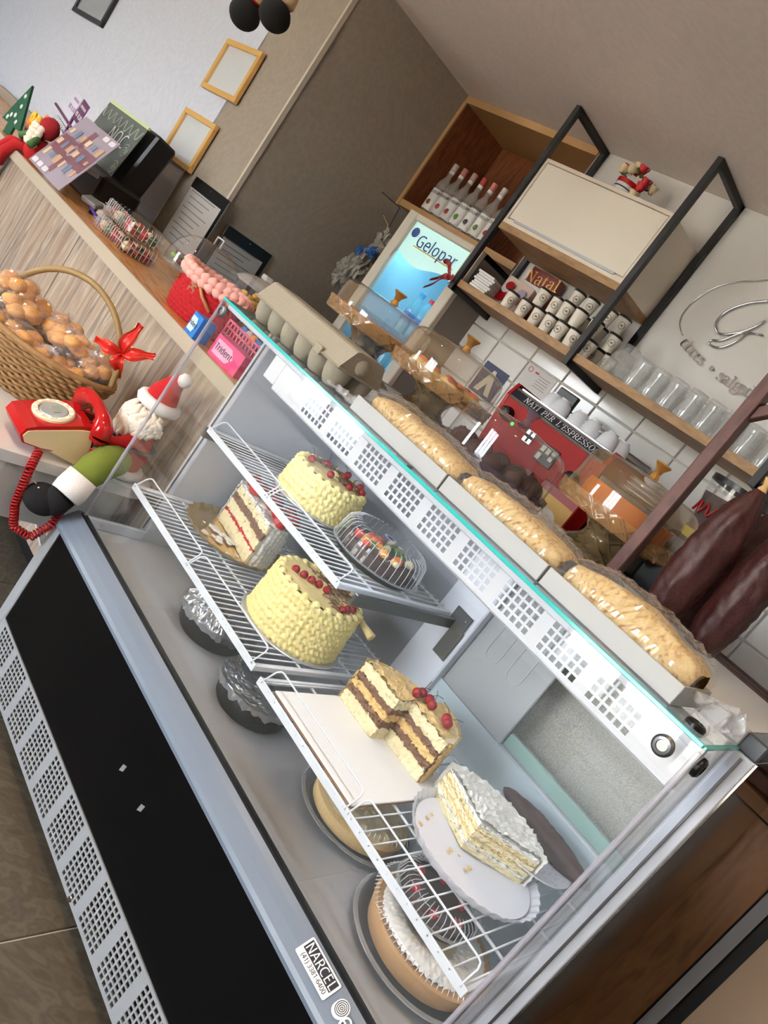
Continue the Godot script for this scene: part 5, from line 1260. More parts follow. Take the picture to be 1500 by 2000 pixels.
# ---------------------------------------------------------------- plush figures
func build_plush():
	var t := thing("santa_plush", "sitting Santa plush with woolly beard and red hat beside the basket", "doll", Vector3(-1.80, 0.6, -1.215), -25)
	var st := S(); surf(st, func(u: float, v: float):
		var a := TAU * u; var y := 0.165 * v
		var r := 0.072 * pow(sin(PI * clamp(0.12 + 0.80 * v, 0.0, 1.0)), 0.5) * (1.0 - 0.25 * v)
		if v < 0.01 or v > 0.99: r *= 0.02
		return Vector3(cos(a) * r, y, sin(a) * r * 0.85), 26, 18); obj("coat", st, M.plush_red, t)
	st = S(); var hem := []
	for i in 20: var a := TAU * i / 20; hem.append(Vector3(cos(a) * 0.064, 0.018, sin(a) * 0.056))
	tube(st, hem, 0.015, 8, true); obj("coat_hem", st, M.plush_white, t)
	st = S(); var bl := []
	for i in 24: var a := TAU * i / 24; bl.append(Vector3(cos(a) * 0.069, 0.098, sin(a) * 0.06))
	tube(st, bl, 0.007, 6, true); var belt := obj("belt", st, M.plush_black, t)
	st = S(); for q in [[Vector3(-0.055, 0.098, 0.048)]]:
		var f := T(q[0], 0, -45, 0); var ring := []
		for p in rrect(0.022, 0.02, 0.003): ring.append(f * Vector3(p.x, p.y, 0.0))
		tube(st, ring, 0.002, 5, true)
	obj("buckle", st, M.chrome, belt)
	st = S(); ball(st, Vector3(0, 0.2, 0), Vector3(0.052, 0.05, 0.048), 18, 14); var hd := obj("head", st, M.skin_cloth, t)
	for s in [-1, 1]:
		st = S(); ball(st, Vector3(0.017 * s, 0.212, 0.045), Vector3.ONE * 0.0042, 8, 6); obj("eye", st, M.black, hd)
	st = S(); ball(st, Vector3(0, 0.202, 0.051), Vector3(0.011, 0.01, 0.01), 10, 8); obj("nose", st, M.skin_cloth, hd)
	st = S()
	for i in 110:
		var a := deg_to_rad(-120.0 + 240.0 * fmod(i * 0.618, 1.0)); var y := 0.212 - 0.03 * fmod(i * 0.271, 1.0)
		var d := Vector3(sin(a), 0, cos(a) * 0.9); var sd := Vector3(cos(a), 0, -sin(a)); var ln := (0.05 + 0.05 * fmod(i * 0.377, 1.0)) * (0.55 + 0.45 * cos(a))
		var c := d * 0.05 + Vector3(0, y, 0); var pts := []
		for k in 7:
			var f := k / 6.0
			pts.append(c + d * 0.03 * sin(PI * f * 0.8) + Vector3(0, -ln * f, 0) + sd * 0.007 * sin(f * 9.0 + i))
		tube(st, pts, [0.006, 0.0085, 0.0085, 0.0085, 0.008, 0.0075, 0.004], 6)
	obj("beard", st, M.beard, hd)
	st = S(); var br := []
	for i in 22: var a := TAU * i / 22; br.append(Vector3(cos(a) * 0.051, 0.232, sin(a) * 0.048))
	tube(st, br, 0.018, 8, true)
	var brim := obj("hat_brim", st, M.plush_white, t)
	st = S(); tube(st, [Vector3(0, 0.235, 0), Vector3(0.0, 0.265, 0), Vector3(0.01, 0.30, -0.005), Vector3(0.03, 0.325, -0.01), Vector3(0.055, 0.335, -0.015)], [0.048, 0.042, 0.028, 0.018, 0.01], 16); obj("hat", st, M.plush_red, brim)
	st = S(); ball(st, Vector3(0.062, 0.338, -0.015), Vector3.ONE * 0.02, 12, 10, 0.1, 60.0); obj("pompom", st, M.plush_white, brim)
	for s in [-1, 1]:
		st = S(); tube(st, [Vector3(0.05 * s, 0.15, 0.0), Vector3(0.078 * s, 0.11, 0.03), Vector3(0.06 * s, 0.075, 0.07)], [0.02, 0.021, 0.018], 10); obj("sleeve", st, M.plush_red, t)
		st = S(); ball(st, Vector3(0.058 * s, 0.07, 0.078), Vector3(0.022, 0.018, 0.014), 10, 8, 0.15, 60.0); obj("cuff", st, M.plush_white, t)
		st = S(); ball(st, Vector3(0.054 * s, 0.062, 0.096), Vector3(0.016, 0.014, 0.014), 10, 8); obj("mitten", st, M.skin_cloth, t)
	# green plush leg with white cuff and black boot, reaching over the table edge
	t = thing("green_plush_doll", "green plush doll lying at the case corner, one leg with white cuff and black boot", "doll", Vector3(-1.66, 0.6, -1.06))
	st = S(); tube(st, [Vector3(-0.09, 0.05, -0.12), Vector3(-0.06, 0.06, -0.085), Vector3(-0.03, 0.062, -0.045), Vector3(0.0, 0.045, -0.005), Vector3(0.012, 0.01, 0.02)], [0.03, 0.042, 0.045, 0.043, 0.036], 16); obj("leg", st, M.plush_green, t)
	st = S(); tube(st, [Vector3(0.01, 0.02, 0.016), Vector3(0.02, -0.018, 0.032), Vector3(0.026, -0.038, 0.042)], [0.041, 0.044, 0.041], 16); obj("cuff", st, M.plush_white, t)
	st = S(); tube(st, [Vector3(0.024, -0.036, 0.04), Vector3(0.02, -0.06, 0.05), Vector3(0.012, -0.075, 0.06)], [0.034, 0.038, 0.036], 16); ball(st, Vector3(-0.002, -0.078, 0.072), Vector3(0.05, 0.04, 0.048), 22, 16); var bt := obj("boot", st, M.plush_black, t)
	st = S()
	for q in [Vector3(0.012, 0.012, 0.01), Vector3(-0.014, 0.01, 0.012), Vector3(0.016, -0.006, 0.014), Vector3(-0.012, -0.012, 0.014)]: tube(st, [Vector3(-0.006, -0.055, 0.088), Vector3(-0.006, -0.055, 0.09) + q * 0.6, Vector3(-0.006, -0.06, 0.092) + q * 1.3], 0.0016, 5)
	obj("boot_lace", st, M.beard, bt)
	# small hatted bauble between phone and Santa
	t = thing("hat_ornament", "tiny white and green ornament with a red hat behind the telephone", "ornament", Vector3(-1.925, 0.6, -1.12))
	st = S(); ball(st, Vector3(0, 0.03, 0), Vector3(0.028, 0.03, 0.026), 12, 9); obj("bauble", st, mat(rgb(86, 100, 52), 0.8), t)
	st = S(); ball(st, Vector3(0, 0.062, 0.0), Vector3(0.022, 0.011, 0.02), 10, 8, 0.1); obj("hat_band", st, M.plush_white, t)
	st = S(); lathe(st, [Vector2(0.02, 0.066), Vector2(0.012, 0.085), Vector2(0.0, 0.1)], 12); obj("tiny_hat", st, M.plush_red, t)
	# boots of a hanging figure near the ceiling
	t = thing("hanging_santa", "hanging Santa figure seen only by its two black boots and cuffs", "ornament", Vector3(-2.0, 1.79, -1.0), 0)
	t.rotation_degrees.z = 10.0
	for s in [-1, 1]:
		st = S(); tube(st, [Vector3(0.06 * s, 0.16, 0), Vector3(0.064 * s, 0.08, 0.0), Vector3(0.066 * s, 0.035, 0.0)], [0.03, 0.028, 0.025], 12); obj("leg", st, M.plush_red, t)
		st = S(); tube(st, [Vector3(0.065 * s, 0.075, 0), Vector3(0.066 * s, 0.035, 0.0)], 0.027, 12); obj("cuff", st, mat(rgb(206, 176, 130), 0.9), t)
		st = S(); ball(st, Vector3(0.067 * s, 0.0, 0.008), Vector3(0.034, 0.036, 0.042), 16, 12); obj("boot", st, M.plush_black, t)
	st = S(); ball(st, Vector3(0, 0.26, 0), Vector3(0.085, 0.12, 0.07), 16, 12); obj("body", st, M.plush_red, t)
	st = S(); tube(st, [Vector3(0, 0.36, 0), Vector3(0.13, 0.73, 0)], 0.002, 5); obj("string", st, M.twine, t)

# ---------------------------------------------------------------- pictures and notices on the far walls
func picture(label: String, called: String, c: Vector3, w: float, h: float, fw: float, m: Material, inner: Material, turn: float, tilt := 0.0) -> Node3D:
	var t := thing(called, label, "picture frame", c, turn)
	t.rotation_degrees.z = tilt
	var st := S()
	bx(st, Vector3(0, h * 0.5 - fw * 0.5, 0.012), Vector3(w, fw, 0.024), 0.002); bx(st, Vector3(0, -h * 0.5 + fw * 0.5, 0.012), Vector3(w, fw, 0.024), 0.002)
	bx(st, Vector3(-w * 0.5 + fw * 0.5, 0, 0.012), Vector3(fw, h - 2 * fw, 0.024), 0.002); bx(st, Vector3(w * 0.5 - fw * 0.5, 0, 0.012), Vector3(fw, h - 2 * fw, 0.024), 0.002)
	obj("frame", st, m, t)
	st = S(); bx(st, Vector3(0, 0, 0.006), Vector3(w - fw, h - fw, 0.006)); obj("print", st, inner, t)
	st = S(); bx(st, Vector3(0, 0, 0.013), Vector3(w - 2 * fw, h - 2 * fw, 0.002)); obj("glass", st, clear(rgb(236, 242, 240), 0.1, 0.02), t)
	return t

func build_wall_things():
	var gm := mat(rgb(212, 166, 92), 0.45)
	picture("gold framed certificate, the upper of two on the far wall", "gold_picture_frame", Vector3(-3.885, 1.882, -1.966), 0.365, 0.262, 0.026, gm, M.paper, 0, 1.5)
	picture("gold framed certificate, the lower of two on the far wall", "gold_picture_frame", Vector3(-3.9, 1.497, -1.966), 0.355, 0.258, 0.026, gm, M.paper, 0, 0.5)
	var bf := picture("black framed picture with pale figures high on the far wall", "black_picture_frame", Vector3(-5.85, 1.93, -1.966), 0.56, 0.36, 0.03, M.black, tex_mat(noise_img(128, 128, [rgb(120, 138, 112), rgb(188, 196, 190), rgb(150, 150, 170), rgb(214, 216, 214)], 4, 4, 51), 3.0, 0.5), 0)
	clipboard("black clipboard with a typed licence on the wall by the corner strip", Vector3(-3.47, 1.20, -1.962), 0, 0.37, 0.36)
	clipboard("black clipboard with a typed sheet on the return wall beyond the corner strip", Vector3(-3.318, 1.13, -2.175), 90, 0.29, 0.32)

func clipboard(label: String, c: Vector3, turn: float, w: float, h: float):
	var t := thing("wall_clipboard", label, "clipboard", c, turn)
	var st := S(); bx(st, Vector3(0, 0, 0.003), Vector3(w, h, 0.006), 0.002); obj("board", st, M.black, t)
	st = S(); bx(st, Vector3(-0.01, -0.025, 0.0068), Vector3(w - 0.035, h - 0.06, 0.001)); var p := obj("sheet", st, mat(rgb(176, 172, 166), 0.8), t)
	st = S()
	for i in 9: bx(st, Vector3(-0.02 - 0.01 * (i % 3), h * 0.32 - i * h * 0.078, 0.0075), Vector3(w * (0.7 - 0.12 * (i % 3)), 0.004, 0.0004))
	obj("typed_lines", st, mat(rgb(110, 108, 106), 0.8), p)
	st = S(); lathe(st, [Vector2(0.005, 0), Vector2(0.004, 0.004), Vector2(0, 0.005)], 10, T(Vector3(0, h * 0.45, 0.006), 90)); obj("pin", st, M.chrome, t)

# ---------------------------------------------------------------- fridge and niche bottles
func build_fridge():
	var t := thing("drinks_fridge", "beige framed glass door drinks fridge with bluish lit interior", "fridge", Vector3(0, 0, 0))
	var fm := mat(rgb(196, 186, 168), 0.45); var inn := mat(rgb(166, 212, 232), 0.5)
	pbox("side_panel", Vector3(-2.945, 0.04, -3.25), Vector3(-2.925, 1.86, -2.6), fm, t)
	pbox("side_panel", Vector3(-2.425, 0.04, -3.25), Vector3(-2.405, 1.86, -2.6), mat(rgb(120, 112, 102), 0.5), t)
	pbox("top_cap", Vector3(-2.945, 1.835, -3.25), Vector3(-2.405, 1.86, -2.6), fm, t)
	pbox("bottom", Vector3(-2.945, 0.04, -3.25), Vector3(-2.405, 0.16, -2.6), M.black, t)
	pbox("inner_back", Vector3(-2.925, 0.16, -3.22), Vector3(-2.425, 1.835, -3.20), inn, t)
	pbox("inner_side", Vector3(-2.925, 0.16, -3.2), Vector3(-2.915, 1.835, -2.61), inn, t)
	pbox("inner_side", Vector3(-2.435, 0.16, -3.2), Vector3(-2.425, 1.835, -2.61), inn, t)
	var d := thing("fridge_glass_door", "hinged glass door of the drinks fridge with header logo", "door", Vector3.ZERO)
	remove_child(d); names.erase("fridge_glass_door"); d.remove_meta("category"); d.remove_meta("label"); d.name = "door"; t.add_child(d)
	pbox("door_stile", Vector3(-2.945, 0.17, -2.6), Vector3(-2.885, 1.858, -2.565), fm, d, 0.004)
	pbox("door_stile", Vector3(-2.465, 0.17, -2.6), Vector3(-2.405, 1.858, -2.565), fm, d, 0.004)
	pbox("door_rail", Vector3(-2.885, 1.825, -2.6), Vector3(-2.465, 1.858, -2.566), fm, d, 0.004)
	pbox("door_rail", Vector3(-2.885, 0.17, -2.6), Vector3(-2.465, 0.23, -2.566), fm, d, 0.004)
	pbox("door_glass", Vector3(-2.885, 0.23, -2.586), Vector3(-2.465, 1.825, -2.582), M.glass, d)
	var hm := mat(rgb(206, 240, 234), 0.4); hm.emission_enabled = true; hm.emission = rgb(190, 236, 228); hm.emission_energy_multiplier = 0.4
	var st := S(); var hp := [Vector2(-2.885, 1.825), Vector2(-2.465, 1.825), Vector2(-2.465, 1.66)]
	for i in 12: hp.append(Vector2(-2.465 - 0.035 * (i + 1), 1.66 + 0.02 * sin(i * 0.55 + 1.0)))
	prism(st, hp, -2.592, -2.588); var hd := obj("header_sign", st, hm, t)
	words("lettering", "Gelopar", 0.062, mat(rgb(36, 60, 130), 0.4), hd, T(Vector3(-2.66, 1.755, -2.585)), sans)
	st = S(); bx(st, Vector3(-2.66, 1.722, -2.5865), Vector3(0.30, 0.005, 0.001)); obj("underline", st, mat(rgb(226, 160, 50), 0.4), hd)
	st = S(); lathe(st, [Vector2(0.0, 0.0), Vector2(0.024, 0.0), Vector2(0.024, 0.002)], 20, T(Vector3(-2.845, 1.778, -2.585), 90)); obj("round_logo", st, mat(rgb(40, 70, 140), 0.4), hd)
	# interior lamp: tube down the left corner
	pbox("lamp_tube", Vector3(-2.88, 1.80, -2.66), Vector3(-2.47, 1.815, -2.64), M.led, t)
	var al := AreaLight3D.new(); al.name = "fridge_light"; t.add_child(al); al.area_size = Vector2(0.4, 0.03); al.position = Vector3(-2.675, 1.795, -2.65); al.rotation_degrees = Vector3(-75, 0, 0)
	al.light_energy = 0.2; al.light_color = rgb(176, 226, 246); al.shadow_enabled = true; al.area_range = 8.0
	st = S()
	for x in [-2.80, -2.54]:
		bx(st, Vector3(x, 1.0, -3.195), Vector3(0.018, 1.4, 0.006))
	obj("shelf_rail", st, M.alu, t)
	for y in [0.85, 1.105, 1.36]:
		pbox("glass_shelf", Vector3(-2.912, y - 0.006, -3.19), Vector3(-2.438, y, -2.64), M.pane_tint, t)
	var n := 0
	for q in [[-2.68, -2.70, true], [-2.612, -2.71, false], [-2.57, -2.80, true], [-2.543, -2.70, false], [-2.645, -2.80, true]]:
		var b := thing("water_bottle", "small clear water bottle with blue cap on the fridge shelf" if q[2] else "small clear water bottle with red cap on the fridge shelf", "bottle", Vector3(q[0], 1.361, q[1]), 0, "water bottles with blue caps in the fridge" if q[2] else "water bottles with red caps in the fridge")
		st = S(); lathe(st, [Vector2(0.0, 0), Vector2(0.03, 0.0), Vector2(0.032, 0.01), Vector2(0.03, 0.05), Vector2(0.032, 0.06), Vector2(0.032, 0.12), Vector2(0.028, 0.15), Vector2(0.014, 0.185), Vector2(0.013, 0.195)], 20); obj("bottle_body", st, M.water_bottle, b)
		st = S(); lathe(st, [Vector2(0.0325, 0.065), Vector2(0.0325, 0.105)], 20); obj("paper_band", st, mat(rgb(96, 130, 190), 0.5), b)
		st = S(); lathe(st, [Vector2(0.0155, 0.192), Vector2(0.0155, 0.212), Vector2(0.0, 0.213)], 14); obj("cap", st, M.blue_cap if q[2] else M.red_cap, b)
	# second row of bottles one shelf down, seen between the cake stands
	for i in 5:
		var b := thing("water_bottle", "clear water bottle on the lower fridge shelf", "bottle", Vector3(-2.83 + 0.08 * i, 1.106, -2.72), 0, "water bottles on the lower fridge shelf")
		st = S(); lathe(st, [Vector2(0.0, 0), Vector2(0.03, 0.0), Vector2(0.032, 0.01), Vector2(0.032, 0.12), Vector2(0.028, 0.15), Vector2(0.014, 0.185), Vector2(0.013, 0.195)], 16); obj("bottle_body", st, M.water_bottle, b)
		st = S(); lathe(st, [Vector2(0.0155, 0.192), Vector2(0.0155, 0.212), Vector2(0.0, 0.213)], 12); obj("cap", st, M.blue_cap, b)
	# syrup bottles in the niche
	var caps := [rgb(196, 186, 176), rgb(186, 120, 110), rgb(190, 150, 140), rgb(180, 60, 56), rgb(196, 120, 110), rgb(196, 196, 190), rgb(178, 40, 44)]
	var marks := [rgb(120, 70, 40), rgb(176, 60, 60), rgb(150, 50, 50), rgb(90, 140, 60), rgb(60, 50, 60), rgb(90, 120, 60), rgb(180, 40, 50)]
	var wordsl := ["brown", "rose", "dark red", "green", "black", "olive", "bright red"]
	for i in 7:
		var b := thing("syrup_bottle", "tall syrup bottle with white label and %s print in the wooden niche" % wordsl[i], "bottle", Vector3(-3.19 + 0.077 * i, 1.921, -2.87), 0, "syrup bottles in the niche")
		st = S(); lathe(st, [Vector2(0.0, 0), Vector2(0.031, 0), Vector2(0.033, 0.008), Vector2(0.033, 0.155), Vector2(0.028, 0.182), Vector2(0.015, 0.21), Vector2(0.0135, 0.265), Vector2(0.0, 0.267)], 20); obj("bottle_glass", st, M.bottle_glass, b)
		st = S(); lathe(st, [Vector2(0.0, 0.005), Vector2(0.029, 0.005), Vector2(0.029, 0.15), Vector2(0.0, 0.152)], 16); obj("syrup", st, clear(marks[i].lerp(rgb(120, 90, 70), 0.5), 0.55, 0.1), b)
		st = S(); lathe(st, [Vector2(0.0336, 0.02), Vector2(0.0336, 0.135)], 16, Transform3D.IDENTITY, 0.1, PI - 0.1); var lb := obj("label", st, mat(rgb(226, 222, 214), 0.6), b)
		words("lettering", "MONIN", 0.014, M.ink, lb, T(Vector3(0.004, 0.115, 0.0345), 0, 20, 0), serif)
		st = S(); ball(st, Vector3(0.006, 0.06, 0.032), Vector3(0.014, 0.016, 0.003), 10, 6, 0.3, 60.0); obj("fruit_print", st, mat(marks[i], 0.6), lb)
		st = S(); lathe(st, [Vector2(0.0145, 0.235), Vector2(0.0145, 0.252)], 14); obj("neck_band", st, M.paper, b)
		st = S(); lathe(st, [Vector2(0.0155, 0.254), Vector2(0.0155, 0.288), Vector2(0.013, 0.291), Vector2(0.0, 0.291)], 14); obj("cap", st, mat(caps[i], 0.4), b)
	# carrier bags hanging between wall and fridge
	t = thing("plastic_bags", "bundle of white and blue plastic bags hanging between wall and fridge", "plastic bag", Vector3(-3.07, 1.42, -2.60))
	t.scale = Vector3.ONE * 0.72
	st = S(); tube(st, [Vector3(-0.02, 0.36, -0.06), Vector3(-0.1, 0.60, -0.1), Vector3(-0.352, 0.63, -0.1)], 0.004, 5); obj("hook", st, M.black_metal, t)
	for q in [[Vector3(0.0, 0.30, -0.06), Vector3(0.05, 0.11, 0.06), 0], [Vector3(0.03, 0.13, 0.02), Vector3(0.055, 0.10, 0.06), 0], [Vector3(-0.02, 0.02, 0.06), Vector3(0.06, 0.11, 0.06), 0], [Vector3(0.07, 0.235, 0.03), Vector3(0.03, 0.035, 0.035), 1], [Vector3(0.02, 0.20, 0.08), Vector3(0.022, 0.03, 0.03), 1]]:
		st = S(); surf(st, func(u: float, v: float):
			var dd := Vector3(sin(PI * v) * cos(TAU * u), cos(PI * v), sin(PI * v) * sin(TAU * u))
			var k := 1.0 + 0.5 * n3(dd * 1.5 + q[0] * 30.0) + 0.25 * n3(dd * 4.0 + q[0] * 30.0)
			return q[0] + dd * q[1] * k, 26, 20, true, false)
		obj("blue_bag" if q[2] else "white_bag", st, mat(rgb(44, 92, 160), 0.4) if q[2] else mat(rgb(132, 126, 116), 0.5), t)
	st = S(); tube(st, [Vector3(0.0, 0.36, -0.06), Vector3(-0.1, 0.46, -0.1), Vector3(-0.2, 0.50, -0.1)], 0.003, 5); obj("hanging_loop", st, M.twine, t)

# ---------------------------------------------------------------- hanging shelf
func build_shelf():
	var t := thing("hanging_shelf_frame", "black steel frame hanging from the ceiling that carries the wooden wall shelf", "shelf frame", Vector3.ZERO)
	for x in [-2.36, -1.66, -0.835]:
		var st := S()
		bar(st, Vector3(x, 1.64, -2.49), Vector3(x, 2.513, -2.49), 0.026, 0.026, Vector3.RIGHT, 0.001)
		bar(st, Vector3(x, 2.50, -2.49), Vector3(x, 2.50, -2.798), 0.026, 0.026, Vector3.UP, 0.001)
		bar(st, Vector3(x, 1.64, -2.785), Vector3(x, 2.513, -2.785), 0.026, 0.026, Vector3.RIGHT, 0.001)
		bar(st, Vector3(x, 1.653, -2.478), Vector3(x, 1.653, -2.798), 0.026, 0.026, Vector3.UP, 0.001)
		obj("bar_loop", st, M.black_metal, t)
	var st := S(); bx(st, Vector3(-1.605, 1.683, -2.645), Vector3(1.55, 0.032, 0.30), 0.001)
	tag(obj("wall_shelf", st, M.wood_shelf), "long wooden wall shelf carrying paper cups and glasses", "shelf")
	t = thing("wall_cabinet", "cream flap front wall cabinet on a wooden board inside the black frame", "cabinet", Vector3.ZERO)
	pbox("bottom_board", Vector3(-2.345, 1.955, -2.79), Vector3(-1.676, 1.985, -2.488), M.wood_shelf, t, 0.001)
	var cm := mat(rgb(232, 220, 200), 0.4)
	pbox("carcass", Vector3(-2.345, 1.985, -2.79), Vector3(-1.676, 2.285, -2.505), cm, t, 0.002)
	pbox("frame_strip", Vector3(-2.345, 2.27, -2.505), Vector3(-1.676, 2.285, -2.49), cm, t, 0.001)
	pbox("frame_strip", Vector3(-2.345, 1.985, -2.505), Vector3(-1.676, 2.005, -2.49), cm, t, 0.001)
	pbox("frame_strip", Vector3(-2.345, 2.005, -2.505), Vector3(-2.33, 2.27, -2.49), cm, t, 0.001)
	pbox("frame_strip", Vector3(-1.691, 2.005, -2.505), Vector3(-1.676, 2.27, -2.49), cm, t, 0.001)
	pbox("flap_door", Vector3(-2.327, 2.011, -2.504), Vector3(-1.694, 2.267, -2.492), mat(rgb(238, 228, 210), 0.35), t, 0.001)
	pbox("finger_pull", Vector3(-2.29, 2.0, -2.492), Vector3(-1.73, 2.011, -2.487), M.alu, t, 0.001)

func paper_cup(label: String, at: Vector3, turn: float, src: Node3D = null) -> Node3D:
	if src: return dup(src, at, turn, label, "paper cups stacked on the wall shelf")
	var t := thing("paper_cup", label, "paper cup", at, turn, "paper cups stacked on the wall shelf")
	var st := S(); lathe(st, [Vector2(0.0, 0), Vector2(0.0215, 0), Vector2(0.0285, 0.066)], 20); obj("cup", st, M.cup_paper, t)
	st = S(); lathe(st, [Vector2(0.0295, 0.064), Vector2(0.03, 0.069), Vector2(0.027, 0.0745), Vector2(0.024, 0.075), Vector2(0.0, 0.073)], 20); obj("lid", st, M.cup_lid, t)
	st = S(); var ring := []
	for i in 20: ring.append(Vector3(cos(TAU * i / 20) * 0.0125, 0.036 + sin(TAU * i / 20) * 0.0135, 0.0258))
	tube(st, ring, 0.0012, 4, true)
	bx(st, Vector3(0, 0.036, 0.0255), Vector3(0.01, 0.006, 0.001))
	obj("printed_seal", st, M.seal, t)
	return t

func build_shelf_items():
	var Y := 1.6995
	var c0 := paper_cup("white paper cup with black lid and round seal in the stacked cups", Vector3(-2.10, Y, -2.54), 50)
	var lbl := "white paper cup with black lid and round seal in the stacked cups"
	for q in [[-2.015, -2.54, 0, 40], [-1.945, -2.55, 0, 30], [-1.868, -2.535, 0, 40], [-1.803, -2.535, 0, 10], [-1.735, -2.535, 0, 45], [-1.665, -2.555, 0, 30],
		[-1.98, -2.55, 1, 45], [-1.91, -2.56, 1, 25], [-1.84, -2.54, 1, 40], [-1.772, -2.54, 1, 150], [-1.70, -2.56, 1, 35],
		[-1.97, -2.63, 0, 0], [-1.90, -2.63, 0, 0], [-1.83, -2.63, 0, 0], [-1.75, -2.63, 0, 0], [-1.67, -2.64, 0, 0], [-1.60, -2.63, 0, 0],
		[-1.95, -2.635, 1, 0], [-1.87, -2.635, 1, 0], [-1.80, -2.635, 1, 0], [-1.72, -2.64, 1, 0], [-1.645, -2.635, 1, 30], [-1.905, -2.64, 2, 35], [-1.83, -2.64, 2, 30], [-1.735, -2.645, 2, 30], [-1.665, -2.64, 2, 40]]:
		paper_cup(lbl, Vector3(q[0], Y + 0.0745 * q[2], q[1]), q[3], c0)
	# stationery at the left end of the shelf
	var t := thing("note_stack", "pile of white printed notes at the end of the wall shelf", "papers", Vector3(-2.27, Y, -2.56), 15)
	for i in 7:
		var st := S(); bx(st, Vector3(0.002 * (i % 3), 0.006 + 0.011 * i, 0.002 * (i % 2)), Vector3(0.085, 0.010, 0.11), 0.001, T(Vector3.ZERO, 0, 3.0 * (i % 3), 0)); obj("note_pad", st, M.paper, t)
	t = thing("santa_card_box", "printed box with red and white Christmas pictures beside the notes", "box", Vector3(-2.19, Y, -2.66), 8)
	var st := S(); bx(st, Vector3(0, 0.07, 0), Vector3(0.14, 0.14, 0.06), 0.002, T(Vector3.ZERO, -8)); obj("box", st, mat(rgb(206, 180, 166), 0.5), t)
	for q in [[Vector3(-0.045, 0.05, 0.036), 0.03, M.cherry], [Vector3(-0.03, 0.10, 0.03), 0.02, M.cherry], [Vector3(-0.04, 0.08, 0.032), 0.018, M.paper], [Vector3(0.035, 0.06, 0.036), 0.02, mat(rgb(190, 110, 96), 0.5)], [Vector3(0.04, 0.095, 0.032), 0.02, mat(rgb(150, 140, 160), 0.5)]]:
		st = S(); lathe(st, [Vector2(0, 0.001), Vector2(q[1], 0.001), Vector2(q[1], 0)], 16, T(q[0], 82)); obj("printed_picture", st, q[2], t)
	t = thing("natal_box", "dark red box with gold lettering and a white price note", "box", Vector3(-2.17, Y, -2.75), 0)
	st = S(); bx(st, Vector3(0, 0.12, 0), Vector3(0.17, 0.24, 0.05), 0.002); obj("box", st, mat(rgb(112, 40, 34), 0.5), t)
	words("lettering", "Natal", 0.055, M.gold, t, T(Vector3(0, 0.20, 0.0255), 0, 0, 6), serif)
	st = S(); bx(st, Vector3(-0.02, 0.135, 0.028), Vector3(0.13, 0.065, 0.001)); obj("price_note", st, M.paper, t)
	# red ribbon on the frame corner
	t = thing("frame_ribbon", "thin dark red ribbon tied to the lower corner of the black frame", "ribbon", Vector3(-2.37, 1.67, -2.465))
	st = S()
	for d in [Vector3(-0.07, 0.05, 0.03), Vector3(-0.06, -0.05, 0.04), Vector3(-0.085, -0.09, 0.02), Vector3(0.03, -0.02, 0.03)]:
		surf(st, func(u: float, v: float): return d * v + Vector3(0.004, 0.012, 0.002) * (u - 0.5) * (1.0 + sin(PI * v)) + Vector3(0, 0.02 * sin(PI * v), 0.01 * sin(TAU * v)), 2, 10)
	obj("ribbon", st, mat(rgb(130, 16, 22), 0.5), t)
	# cabinet-top flowers
	t = thing("rose_pot", "white pot with red and black bands holding red and cream roses", "flower pot", Vector3(-2.035, 2.285, -2.63))
	st = S(); lathe(st, [Vector2(0.0, 0), Vector2(0.036, 0), Vector2(0.044, 0.02), Vector2(0.048, 0.085), Vector2(0.045, 0.085), Vector2(0.0, 0.075)], 28); obj("pot", st, M.enamel, t)
	st = S(); lathe(st, [Vector2(0.0478, 0.064), Vector2(0.0492, 0.083)], 28); obj("red_band", st, M.red, t)
	st = S(); lathe(st, [Vector2(0.0472, 0.046), Vector2(0.0476, 0.051)], 28); obj("black_band", st, M.black, t)
	var roses := [[-0.05, 0.125, 0.01, 0], [-0.035, 0.11, 0.04, 1], [-0.01, 0.15, 0.0, 1], [0.0, 0.12, 0.04, 1], [0.03, 0.14, 0.02, 0], [-0.03, 0.15, -0.03, 0], [0.075, 0.10, 0.02, 0], [0.085, 0.07, 0.04, 0], [0.095, 0.10, -0.02, 1], [0.085, 0.03, 0.05, 1]]
	for q in roses:
		st = S(); var c := Vector3(q[0], q[1], q[2])
		surf(st, func(u: float, v: float):
			var a := TAU * u * 3.0
			var r := 0.004 + 0.019 * u
			return c + Vector3(cos(a) * r * (0.6 + 0.55 * v), -0.014 + 0.03 * v + 0.004 * sin(a * 1.7), sin(a) * r * (0.6 + 0.55 * v)), 48, 4); ball(st, c, Vector3(0.016, 0.014, 0.016), 10, 7)
		obj("rose", st, mat(rgb(186, 20, 36), 0.6) if q[3] == 0 else mat(rgb(232, 212, 170), 0.7), t)
	for i in 12:
		var a := i * 2.4; var c := Vector3(cos(a) * 0.05 + 0.02, 0.08 + 0.008 * (i % 6), sin(a) * 0.04)
		st = S(); var d := Vector3(cos(a), 0.3, sin(a)) * 0.03; var s := d.cross(Vector3.UP).normalized() * 0.011
		qo(st, c, c + d * 0.5 + s, c + d, c + d * 0.5 - s, Vector3.UP); obj("leaf", st, mat(rgb(58, 92, 54), 0.6), t)
	# clear lids and drinking glasses
	t = thing("clear_dome_lid", "stack of clear plastic dome lids beside the paper cups", "lid", Vector3(-1.53, Y, -2.60))
	for k in 3:
		st = S(); lathe(st, [Vector2(0.062 - 0.006 * k, 0.03 * k), Vector2(0.058 - 0.006 * k, 0.03 * k + 0.05), Vector2(0.03, 0.03 * k + 0.075), Vector2(0, 0.03 * k + 0.078)], 28); obj("lid", st, M.glassware, t)
